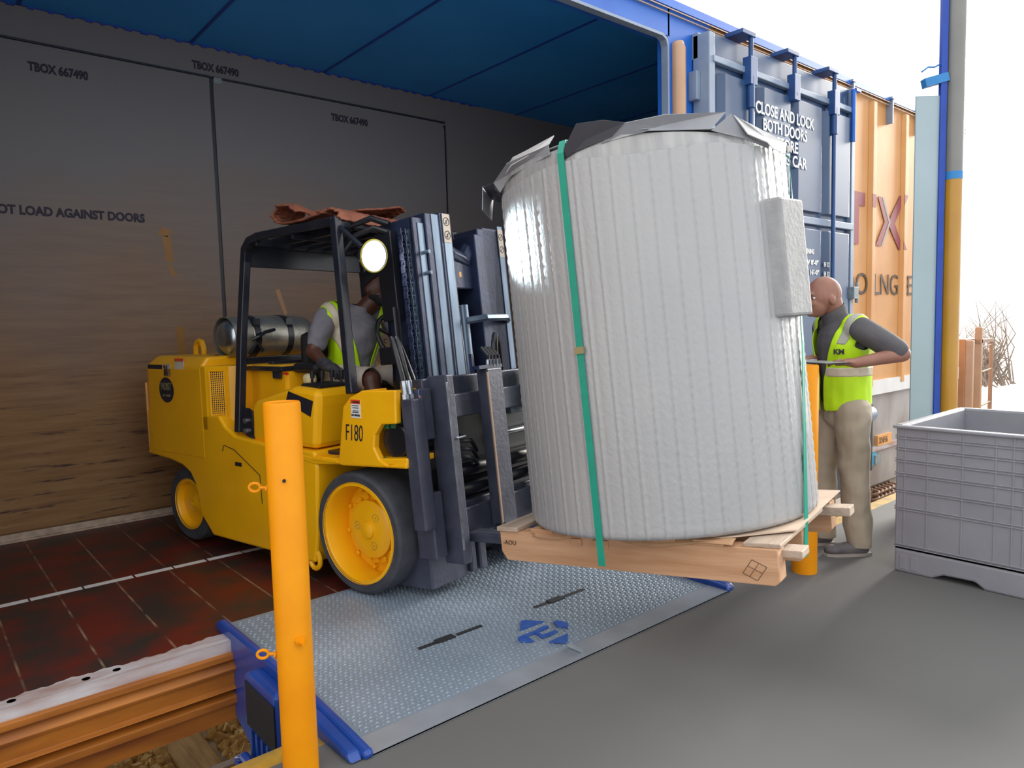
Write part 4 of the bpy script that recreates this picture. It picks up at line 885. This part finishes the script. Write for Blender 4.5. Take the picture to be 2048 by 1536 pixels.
s = B(); s.box(px1 - .01, px1 + .075, -.60, -.50, .385, .415); s.build('deck_board', 'woodgrey', pal, bevel=.004)
s = B(); s.box(px1 - .06, px1 + .10, .10, .19, .385, .425); s.build('deck_board', 'woodgrey', pal, bevel=.004)
s = B(); s._add([(1.86, py0 + .02, .456), (px1 + .02, -.45, .456), (px1 + .02, .30, .462), (1.3, .32, .462), (.9, .3, .458), (.9, -.45, .456)], [(0, 1, 2, 3, 4, 5)]); s.build('slip_sheet', 'kraftpale', pal, solid=.006)
def flapf(u, v):
    x = .97 + .95 * u; b_ = .5 + .5 * math.sin(u * 11 + .8)
    return (x, py0 + .03 - .05 * v, .455 - (.012 + .045 * b_ * (1 - abs(u - .35))) * v * v)
s = B(); s.grid(flapf, 60, 6); s.build('kraft_liner', 'kraft', pal, solid=.003, smooth=True)
for k, (xa, xb) in enumerate(((1.17, 1.225), (1.285, 1.36))):
    s = B(); s.box(xa, xb, py0 - .012, py0 + .0, .385, .42); s.build('strap_block', 'wood', pal, bevel=.003)
T = text('pallet_stamp', '-AOU', .022, (.775, py0 - .0012, .365), (1, 0, 0), (0, 0, 1), 'slogan', pal)
s = B()
sq = [(1.945, .33), (1.985, .385), (2.04, .36), (2.0, .305)]
for i in range(4): a, b_ = sq[i], sq[(i + 1) % 4]; s.tube((a[0], py0 - .001, a[1]), (b_[0], py0 - .001, b_[1]), .0012, n=4)
s.tube((1.965, py0 - .001, .36), (2.02, py0 - .001, .335), .001, n=4); s.tube((1.972, py0 - .001, .32), (2.01, py0 - .001, .372), .001, n=4)
s.build('timber_stamp', 'slogan', pal)

# ================================================================== ROLL
rl = bpy.data.objects.new('wrapped_roll', None); COL.objects.link(rl); rl.matrix_world = MW
tag(rl, 'huge white ribbed-wrapped roll standing on the timber pallet', 'roll')
CX, CY, RR, Z0, Z1 = 1.43, -.15, .662, .468, 2.01
SA = -math.radians(91)     # strap angle
NR = 54
def wav(a): return .012 * math.sin(3 * a + 1) + .008 * math.sin(7 * a)
s = B()
angs = []
for k in range(NR):
    a0 = 2 * math.pi * k / NR; dA = 2 * math.pi / NR
    angs += [(a0, .0055), (a0 + dA * .07, .0), (a0 + dA * .30, .0018), (a0 + dA * .55, .0025), (a0 + dA * .80, .0016), (a0 + dA * .93, .0)]
zs = [Z0 + (Z1 - Z0) * i / 90 for i in range(91)]
vs = []
for i, z in enumerate(zs):
    for (a, dr_) in angs:
        bead = dr_ * (1.0 if dr_ < .005 else .75 + .35 * math.sin(i * 2.4 + a * 9))
        r_ = RR + bead - (.006 if i == 0 else 0) + .003 * math.sin(2 * a + z * 1.7)
        zz = z + (wav(a) if i == 90 else 0)
        vs.append((CX + r_ * math.cos(a), CY + r_ * math.sin(a), zz))
n = len(angs); fs = [(i * n + j, i * n + (j + 1) % n, (i + 1) * n + (j + 1) % n, (i + 1) * n + j) for i in range(90) for j in range(n)]
fs.append(tuple(range(n))[::-1]); s._add(vs, fs); s.build('ribbed_wrap', 'wrap', rl, smooth=True)
# inner board with clear film, above the wrap edge
s = B(); m_ = 120
prof = [(RR - .006, Z1 - .10), (RR - .006, Z1), (RR - .010, Z1 + .05), (RR - .012, 2.085), (RR - .05, 2.095), (.0005, 2.095)]
s.lathe(prof, m_, Matrix.Translation((CX, CY, 0)))
def droop(x, y): return .052 * max(0, math.cos(math.atan2(y - CY, x - CX) - R(15)))      # the cap sags on one side
for v in s.bm.verts:
    if v.co.z > Z1 + .03: v.co.z -= droop(v.co.x, v.co.y) * min(1, math.hypot(v.co.x - CX, v.co.y - CY) / .5)
s.build('film_band', 'film', rl, auto=50)
# paper cap: polygonal disc with upturned and drooping flaps
def P3(ang, r_, z): a = R(ang); return (CX + r_ * math.cos(a), CY + r_ * math.sin(a), z)
s = B(); disc = [P3(a, RR * .98, 2.10) for a in range(-180, 180, 15)]; s.poly(disc, .004)
for v in s.bm.verts: v.co.z -= droop(v.co.x, v.co.y)
cap = s.build('paper_cap', 'cap', rl)
def flap(pts, m='cap', th=.004):
    s = B(); P = [P3(*p) for p in pts]; c_ = sum((Vector(p) for p in P), Vector()) / len(P)
    vs = [Vector(p) for p in P] + [c_]; s._add(vs, [(i, (i + 1) % len(P), len(P)) for i in range(len(P))])
    return s.build('cap_flap', m, cap, solid=th)
flap([(-76, .655, 2.06), (-60, .665, 2.075), (-38, .665, 2.06), (-32, .675, 2.125), (-54, .675, 2.125), (-68, .675, 2.115)])
flap([(-38, .665, 2.055), (-24, .668, 2.025), (-12, .672, 1.998), (-13, .690, 2.012), (-17, .692, 2.012), (-24, .682, 2.040), (-30, .675, 2.118)])
flap([(-29, .675, 2.114), (-23.3, .69, 2.078), (-12.7, .69, 2.051), (-1.8, .70, 2.029), (-4.3, .70, 1.98), (-13.5, .70, 1.988), (-16.2, .70, 2.009), (-24.7, .69, 2.036)], 'white')
flap([(-1.8, .70, 2.022), (2.7, .715, 2.012), (-3.5, .705, 1.985)], 'capdark')
flap([(-94, .655, 2.02), (-86, .662, 2.05), (-72, .662, 2.075), (-67, .68, 2.115), (-74, .685, 2.14), (-83, .69, 2.15), (-90, .665, 2.07)], 'capdark')
flap([(-140, .665, 2.045), (-120, .665, 2.06), (-96, .662, 2.07), (-96, .665, 2.11), (-120, .68, 2.115), (-142, .69, 2.10)], 'cap')
flap([(-142, .67, 2.09), (-118, .67, 2.10), (-96, .66, 2.115), (-94, .65, 2.145), (-120, .65, 2.14), (-142, .66, 2.12)], 'white')
flap([(-168, .67, 2.04), (-146, .665, 2.06), (-142, .69, 2.10), (-150, .75, 2.11), (-164, .76, 2.09)], 'capdark')
flap([(-166, .76, 2.10), (-152, .755, 2.12), (-150, .765, 2.00), (-164, .77, 1.98)], 'cap')
flap([(170, .665, 2.03), (-168, .665, 2.04), (-166, .70, 2.09), (172, .70, 2.08)], 'cap')
flap([(26, .665, 2.01), (70, .668, 2.05), (110, .67, 2.07), (168, .67, 2.05), (168, .69, 2.12), (110, .69, 2.11), (70, .68, 2.075), (28, .67, 2.03)], 'cap')
# straps
def strap(ang, wd, off, name='strap', z1=2.115, zb=.36, lean=0, zt=2.06):
    s = B(); a = R(ang); t = Vector((-math.sin(a), math.cos(a), 0)); c_ = Vector((math.cos(a), math.sin(a), 0))
    pts = [(RR + off, zb), (RR + off, Z0), (RR + off + .002, 1.2), (RR + off, Z1), (RR + off, zt), (RR - .02, z1), (RR - .35, z1 + .004)]
    vs = []; fs = []
    for i, (r_, z) in enumerate(pts):
        a = R(ang) + lean * (z - 1.2) / RR; t = Vector((-math.sin(a), math.cos(a), 0)); c_ = Vector((math.cos(a), math.sin(a), 0))
        p = Vector((CX, CY, 0)) + c_ * r_ + Vector((0, 0, z))
        vs += [p - t * wd / 2, p + t * wd / 2]
        if i: fs.append((2 * i - 2, 2 * i - 1, 2 * i + 1, 2 * i))
    s._add(vs, fs); return s.build(name, 'strap', rl, solid=.003)
st1 = strap(-91, .032, .008)
s = B(); a = R(-91); s.box(-.022, .022, -.006, .004, -.014, .014, Matrix.Translation((CX + (RR + .012) * math.cos(a), CY + (RR + .012) * math.sin(a), 1.255))); s.build('strap_buckle', 'metalbuckle', rl)
strap(2, .03, .016, z1=2.05, zb=.31, lean=.20, zt=2.02)
# foam corner pad stuck on the right
s = B(); a0 = R(-8)
T = Matrix.Translation((CX + (RR - .01) * math.cos(a0), CY + (RR - .01) * math.sin(a0), 0)) @ Matrix.Rotation(a0, 4, 'Z')
s.prism([(-.06, -.125), (.065, -.085), (.08, .10), (-.09, .19)], 'z', 1.305, 1.79, T); s.build('foam_pad', 'foam', rl, bevel=.012)

# ================================================================== DRIVER
dv = thing('person', TM @ Vector((0, 0, 0)), TH, 'forklift driver in grey shirt, lime vest and pale shorts, gloved hand on the levers', 'person')
dv.location.z = 0
def V(*p): return Vector(p)
hip = V(-.86, -.12, 1.17); chest = V(-.80, -.09, 1.46); nk = V(-.755, -.07, 1.60)
shR, shL = V(-.835, -.30, 1.575), V(-.745, .12, 1.60)
elR, wrR = V(-.835, -.42, 1.36), V(-.70, -.43, 1.275)
elL, wrL = V(-.60, .20, 1.38), V(-.48, .10, 1.46)
hd = V(-.665, -.01, 1.765)
body = [('c', hip, V(-.82, -.10, 1.32), .135, .13), ('c', V(-.82, -.10, 1.32), chest, .13, .15), ('c', shR, shL, .062, .062), ('c', chest, nk, .10, .06),
        ('c', nk, hd - V(.0, .0, .06), .062, .062), ('e', hd, (.088, .078, .118), (0, R(12), R(20))), ('e', hd + V(.055, .0, -.075), (.048, .05, .045)), ('e', hd + V(.092, .02, -.012), (.018, .014, .026)),
        ('e', hd + V(-.0, -.082, -.012), (.022, .010, .032)), ('e', hd + V(.02, .082, -.012), (.022, .010, .032)), ('e', hd + V(.075, .01, .028), (.02, .045, .012)),
        ('e', hd + V(.083, .016, -.065), (.014, .028, .008)),
        ('c', shR, elR, .058, .046), ('c', elR, wrR, .046, .031), ('c', shL, elL, .056, .045), ('c', elL, wrL, .044, .03),
        ('c', hip + V(.02, -.10, -.03), V(-.50, -.24, 1.17), .088, .062), ('c', V(-.50, -.24, 1.17), V(-.40, -.26, .83), .06, .042),
        ('c', hip + V(.02, .10, -.03), V(-.50, .10, 1.18), .088, .062), ('c', V(-.50, .10, 1.18), V(-.40, .10, .83), .06, .042),
        ('e', V(-.36, -.26, .80), (.11, .045, .04)), ('e', V(-.36, .10, .80), (.11, .045, .04))]
hand = lambda c, d_: [('e', c, (.045, .040, .022))]
body += [('e', wrR + V(.05, 0, -.02), (.05, .042, .025)), ('e', wrL + V(.04, -.02, .01), (.045, .035, .028))]
for k in range(4): body += [('c', wrL + V(.06, -.045 + .022 * k, .02), wrL + V(.085, -.045 + .022 * k, -.01), .010, .009)]
obj('body', blob_mesh(body, .0075, 4), 'skin_d', dv)
# glove with five fingers on the levers
gl = [('c', wrR + V(-.03, .0, .012), wrR + V(.01, 0, 0), .040, .041), ('e', wrR + V(.055, .0, -.015), (.062, .048, .03), (0, R(22), 0))]
for k in range(4):
    y = -.036 + .024 * k; a = wrR + V(.095, y, -.028); b_ = a + V(.035, 0, -.02 - .004 * (k % 2)); c_ = b_ + V(.0, 0, -.032)
    gl += [('c', a, b_, .0125, .0115), ('c', b_, c_, .0115, .0095)]
gl += [('c', wrR + V(.04, .045, -.02), wrR + V(.08, .065, -.04), .014, .012), ('c', wrR + V(.08, .065, -.04), wrR + V(.105, .055, -.06), .012, .010)]
obj('glove', blob_mesh(gl, .005, 3), 'glove', dv)
# shirt
sh = [('c', hip + V(0, 0, .02), V(-.82, -.10, 1.32), .148, .145), ('c', V(-.82, -.10, 1.32), chest, .145, .165), ('c', shR, shL, .075, .075), ('c', chest, nk - V(0, 0, .02), .125, .078), ('c', nk - V(0, 0, .02), nk + V(.01, 0, .02), .076, .07),
      ('c', shR, shR + (elR - shR) * .70, .075, .070), ('c', shL, shL + (elL - shL) * .7, .074, .070)]
sm_ = blob_mesh(sh, .009, 5); wrinkle(sm_, .011, (8, 8, 13)); sm_ = bisect(sm_, nk + V(.012, .0, .045), V(.25, .1, 1)); shirt = obj('shirt', sm_, 'shirt', dv)
# vest, open down the front
ve = [('c', hip + V(0, 0, .0), V(-.82, -.10, 1.32), .160, .158), ('c', V(-.82, -.10, 1.32), chest, .158, .178), ('c', shR + V(.01, .05, .01), shL + V(0, -.03, .01), .094, .094), ('c', chest, nk - V(0, 0, .03), .14, .090)]
vm = blob_mesh(ve, .009, 5); wrinkle(vm, .007, (7, 7, 9))
fdir = V(.96, -.18, 0).normalized(); sdir = V(.18, .96, 0).normalized()
def vloc(p): q = p - V(-.80, -.10, 0); return q.dot(fdir), q.dot(sdir), p.z
def vdrop(p, nrm):
    fx, sy, z = vloc(p)
    if z < 1.06: return True
    if fx > .0 and abs(sy) < .035 + .10 * max(0, (z - 1.25)) / .35: return True      # open front and neck
    if z > 1.60 and abs(sy) < .095: return True
    if (sy < -.235 or sy > .23) and 1.36 < z: return True                            # arm holes
    return False
vm = carve(vm, vdrop); vest = cloth(obj('vest', vm, 'vest', dv), .004)
def vb(p, nrm):
    fx, sy, z = vloc(p); return 1.215 < z < 1.265
cloth(obj('reflective_band', patch(vm, vb), 'refl', vest), .002)
def vs_(p, nrm):
    fx, sy, z = vloc(p); lim = .035 + .10 * max(0, (z - 1.25)) / .35
    return z > 1.265 and lim + .028 < abs(sy) < lim + .075
for sg in (-1, 1): cloth(obj('reflective_stripe', patch(vm, lambda p, n: vs_(p, n) and vloc(p)[1] * sg > 0), 'refl', vest), .002)
text('vest_lettering', 'AC', .03, V(-.80, -.10, 1.395) + fdir * .190 + sdir * .075, sdir, (0, 0, 1), 'ink', vest)
# shorts
so_ = [('c', hip + V(0, 0, .03), hip + V(.02, 0, -.03), .150, .14), ('c', hip + V(.02, -.10, -.03), V(-.52, -.23, 1.172), .104, .086), ('c', hip + V(.02, .10, -.03), V(-.52, .10, 1.18), .104, .086)]
sm_ = blob_mesh(so_, .009, 4); wrinkle(sm_, .012, (9, 9, 9)); sm_ = bisect(sm_, V(-.50, 0, 1.17), V(1, 0, 0)); sm_ = bisect(sm_, V(0, 0, 1.27), V(0, 0, 1)); obj('shorts', sm_, 'shorts', dv)
cp_ = [('e', hd + V(-.005, 0, .035), (.098, .088, .095), (0, R(12), R(20))), ('e', hd + V(-.03, 0, .0), (.075, .084, .10))]
cm_ = blob_mesh(cp_, .006, 3); cm_ = carve(cm_, lambda p, n: (p - hd).z < .015 + .9 * max(0, (p - hd).x) and not ((p - hd).x < -.02 and (p - hd).z > -.07)); cloth(obj('cap', cm_, 'hair', dv), .003)
bd = [('e', hd + V(.05, .0, -.085), (.055, .056, .042)), ('e', hd + V(.02, 0, -.06), (.06, .078, .04))]
bm_ = blob_mesh(bd, .006, 3); obj('beard', carve(bm_, lambda p, n: (p - hd).z > -.05), 'hair', dv)

# ================================================================== STANDING WORKER
P0 = f0 * 4.54 + r0 * 2.07
mn = thing('person', P0, math.atan2(r0.y, r0.x), 'bald worker in lime vest and khaki trousers leaning over the bollard behind the pallet', 'person')
# local x = to the right of the photo, y = away, z up; he faces -x, turned a little to the camera
hd = V(-.105, -.02, 1.635)
shL, shR = V(.045, -.19, 1.415), V(-.02, .17, 1.42)
elL, wrL = V(.238, -.30, 1.262), V(-.045, -.315, 1.218)
elR, wrR = V(.05, .30, 1.22), V(-.16, .02, 1.225)
body = [('c', V(.045, 0, .93), V(.03, 0, 1.15), .135, .13), ('c', V(.03, 0, 1.15), V(.015, -.01, 1.34), .13, .135), ('c', shL, shR, .06, .06), ('c', V(.01, 0, 1.38), V(-.03, -.01, 1.52), .09, .06), ('c', V(-.03, -.01, 1.50), V(-.065, -.02, 1.60), .062, .064),
        ('e', hd, (.106, .080, .110), (0, R(-10), 0)), ('e', hd + V(-.042, 0, -.070), (.064, .060, .076), (0, R(-6), 0)), ('c', hd + V(-.098, 0, -.005), hd + V(-.116, 0, -.045), .010, .015), ('e', hd + V(-.080, 0, -.118), (.030, .032, .022)), ('e', hd + V(-.075, 0, -.06), (.032, .055, .035)),
        ('e', hd + V(-.095, 0, .0), (.018, .052, .014)), ('e', hd + V(.018, -.082, -.042), (.020, .010, .032), (0, R(-12), 0)), ('e', hd + V(.018, .082, -.042), (.020, .010, .032)),
        ('c', shL, elL, .058, .046), ('c', elL, wrL, .047, .031), ('c', shR, elR, .058, .046), ('c', elR, wrR, .046, .031),
        ('c', V(.05, -.10, .90), V(.055, -.11, .50), .090, .060), ('c', V(.055, -.11, .50), V(.085, -.12, .09), .060, .04),
        ('c', V(.02, .10, .90), V(-.06, .10, .50), .090, .060), ('c', V(-.06, .10, .50), V(-.04, .10, .09), .060, .04)]
def fingers(w_, d_, s_, dn):
    d_ = d_.normalized(); s_ = s_.normalized(); out = [('e', w_ + d_ * .05, (.055, .040, .020), (0, 0, math.atan2(d_.y, d_.x))), ('c', w_, w_ + d_ * .04, .028, .026)]
    for k in range(4):
        a = w_ + d_ * (.09 - .004 * abs(k - 1.5)) + s_ * (-.030 + .020 * k); b_ = a + d_ * (.034 + .004 * (k in (1, 2))) + dn * .35; c_ = b_ + d_ * .022 + dn * .9
        out += [('c', a, b_, .0098, .0092), ('c', b_, c_, .0092, .0078)]
    a = w_ + d_ * .03 + s_ * -.035; b_ = a + d_ * .03 + s_ * -.022; c_ = b_ + d_ * .028 + s_ * .004 + dn * .3
    return out + [('c', a, b_, .012, .011), ('c', b_, c_, .011, .009)]
body += fingers(wrL, V(-1, .12, .12), V(0, -1, .3), V(0, 0, -.02)) + fingers(wrR, V(-.8, -.6, .05), V(.6, -.8, .2), V(0, 0, -.02))
obj('body', blob_mesh(body, .006, 4), 'skin_l', mn)
def face(par, hd_, fw, skin_dark, brow):
    fw = fw.normalized(); sd_ = Vector((0, 0, 1)).cross(fw).normalized()
    for q in (-1, 1):
        c_ = hd_ + fw * .088 + sd_ * .032 * q + V(0, 0, -.008)
        obj('eye', blob_mesh([('e', c_ - fw * .004, (.012, .012, .008))], .003, 1), 'white', par)
        obj('iris', blob_mesh([('e', c_ + fw * .006, (.004, .005, .005))], .002, 1), 'ink', par)
        obj('eyebrow', blob_mesh([('c', c_ + V(0, 0, .020) + fw * .006 - sd_ * .014, c_ + V(0, 0, .020) + fw * .006 + sd_ * .014, .004, .0035)], .0025, 1), brow, par)
    m_ = hd_ + fw * .100 + V(0, 0, -.082)
    obj('mouth', blob_mesh([('c', m_ - sd_ * .020, m_ + sd_ * .020, .005, .005)], .003, 1), skin_dark, par)
face(mn, V(-.105, -.02, 1.635), V(-1, -.1, -.2), 'maroon', 'logogrey')
# polo shirt
sh = [('c', V(.045, 0, .98), V(.03, 0, 1.15), .145, .142), ('c', V(.03, 0, 1.15), V(.015, -.01, 1.34), .142, .150), ('c', shL, shR, .074, .074), ('c', V(.01, 0, 1.38), V(-.02, -.01, 1.47), .115, .082), ('c', V(-.025, -.01, 1.47), V(-.05, -.015, 1.54), .080, .078),
      ('c', shL, shL + (elL - shL) * .84, .076, .072), ('c', shR, shR + (elR - shR) * .84, .074, .07)]
sm_ = blob_mesh(sh, .008, 5); wrinkle(sm_, .004, (8, 8, 12)); sm_ = bisect(sm_, V(-.045, 0, 1.545), V(-.55, 0, 1)); obj('polo_shirt', sm_, 'shirt2', mn)
ve = [('c', V(.03, 0, .93), V(.03, 0, 1.15), .164, .164), ('c', V(.03, 0, 1.15), V(.015, -.01, 1.34), .164, .172), ('c', shL + V(-.01, .04, .012), shR + V(0, -.04, .012), .082, .082), ('c', V(.01, 0, 1.38), V(-.02, -.01, 1.46), .128, .09)]
vm = blob_mesh(ve, .008, 5); wrinkle(vm, .007, (9, 9, 5)); vm = bisect(vm, V(.03, 0, .925), V(.13, 0, -1))
fd = V(-.90, -.43, 0).normalized(); sdv = V(-.43, .90, 0).normalized()   # chest forward, towards his right
def vq(p): q = p - V(.02, 0, 0); return q.dot(fd), q.dot(sdv), p.z
def vdrop(p, nrm):
    fx, sy, z = vq(p)
    if fx > 0 and abs(sy - .02) < .018 + .10 * max(0, (z - 1.12)) / .34: return True
    if z > 1.455 and abs(sy) < .085 and fx > -.10: return True
    # arm holes round the sleeves
    for sh_, e_ in ((shL, elL), (shR, elR)):
        ax = (e_ - sh_).normalized(); q = p - (sh_ + ax * .045); h_ = q.dot(ax); rad = (q - ax * h_).length
        if h_ > -.02 and rad < .108 and (p.y < -.135 or p.y > .125): return True
    return False
vm = carve(vm, vdrop); vest = cloth(obj('vest', vm, 'vest', mn), .004)
cloth(obj('reflective_band', patch(vm, lambda p, n: 1.125 < p.z < 1.178), 'refl', vest), .002)
def vst(p, n):
    fx, sy, z = vq(p); lim = .018 + .10 * max(0, (z - 1.12)) / .34
    return z > 1.32 and lim + .03 < abs(sy - .02) < lim + .075
for sg in (-1, 1): cloth(obj('reflective_stripe', patch(vm, lambda p, n: vst(p, n) and vq(p)[1] * sg > 0), 'refl2', vest), .002)
c0 = V(.02, 0, 1.265) + fd * .155 - sdv * .118
text('vest_lettering', 'KM', .030, c0 + V(-.012, -.004, 0), V(.86, -.50, 0), (0, 0, 1), 'ink', vest, bold=.002, align='CENTER')
# trousers
tr = [('c', V(.045, 0, .95), V(.045, 0, .90), .148, .142), ('c', V(.05, -.095, .90), V(.055, -.11, .50), .112, .088), ('c', V(.055, -.11, .50), V(.085, -.12, .08), .088, .080), ('c', V(.02, .095, .90), V(-.06, .10, .50), .112, .088), ('c', V(-.06, .10, .50), V(-.04, .10, .08), .088, .080)]
sm_ = blob_mesh(tr, .009, 4); wrinkle(sm_, .013, (8, 8, 7)); sm_ = bisect(sm_, V(0, 0, .055), V(0, 0, -1)); obj('trousers', sm_, 'khaki', mn)
for (x, y) in ((.05, -.13), (-.075, .10)):
    sm_ = blob_mesh([('c', V(x + .05, y, .045), V(x - .10, y, .036), .045, .042), ('e', V(x - .13, y, .034), (.06, .046, .034)), ('c', V(x + .04, y, .05), V(x + .035, y, .10), .046, .043)], .007, 3)
    sm_ = bisect(sm_, V(0, 0, .012), V(0, 0, -1)); sh_o = obj('shoe', sm_, 'shoe', mn)
    s = B(); s.prism([(x + .10, y - .03), (x + .10, y + .03), (x + .05, y + .045), (x - .12, y + .05), (x - .18, y + .03), (x - .195, y), (x - .18, y - .03), (x - .12, y - .05), (x + .05, y - .045)], 'z', 0, .018); s.build('sole', 'sole', sh_o)
# clipboard under his hands
cb = thing('clipboard', P0 + r0 * (-.235) + f0 * (-.30) + Vector((0, 0, 1.222)), math.atan2(r0.y, r0.x) + .3, 'dark clipboard resting on the bollard under the standing worker\'s hands', 'clipboard')
s = B(); s.box(-.09, .09, -.13, .13, 0, .006); s.build('board', 'navy', cb, bevel=.003)
s = B(); s.box(-.08, .08, -.12, .11, .006, .008); s.build('paper', 'refl2', cb)
s = B(); s.box(-.05, .05, .10, .125, .006, .016); s.build('clip', 'steel', cb, bevel=.003)

# ================================================================== DISTANT WAGON, SHRUB
wg = thing('wagon', (11.4, 3.5, 0), 0, 'low weathered tan wagon with a side ladder beyond the boxcar end', 'wagon')
s = B(); s.box(0, .62, .05, 2.6, -.4, 1.12); s.prism([(0, .05), (.05, -.03), (.12, -.03), (.16, .05)], 'z', -.4, 1.1); s.prism([(.36, .05), (.4, -.03), (.46, -.03), (.5, .05)], 'z', -.4, 1.28); s.build('wagon_body', 'tanpost', wg, bevel=.01)
s = B(); s.box(.36, .95, -.03, .04, 1.05, 1.10); s.tube((.93, 0, -.3), (.93, 0, 1.08), .028, n=8)
for z in (.17, .66, 1.02): s.tube((.5, -.01, z - .03), (.95, -.01, z), .014, n=6)
s.build('ladder', 'spring', wg)
sb = B(); random.seed(3)
for k in range(90):
    x = random.uniform(-.5, .6); h = random.uniform(.5, 1.6) * (1.0 if x > .0 else .75)
    sb.path([(x, random.uniform(-.4, .4), 0), (x + random.uniform(-.05, .12), random.uniform(-.4, .4), h * .6), (x + random.uniform(-.1, .3), random.uniform(-.4, .4), h)], [.014, .01, .004], 5)
o = sb.build('shrub', 'shrub'); o.location = (15.2, 4.45, .0 + .15); tag(o, 'bare grey-brown shrub rising behind the tan wagon', 'shrub')
mound = B(); mound.grid(lambda u, v: (13 + 9 * u, 3.7 + 4 * v, -1.22 + 1.45 * math.sin(math.pi * min(1, v * 1.0)) ** .7 * (math.sin(math.pi * u) ** .5)), 20, 12)
tag(mound.build('gravel_bank', 'gravel', smooth=True), 'pale gravel bank under the bare shrub', 'bank')
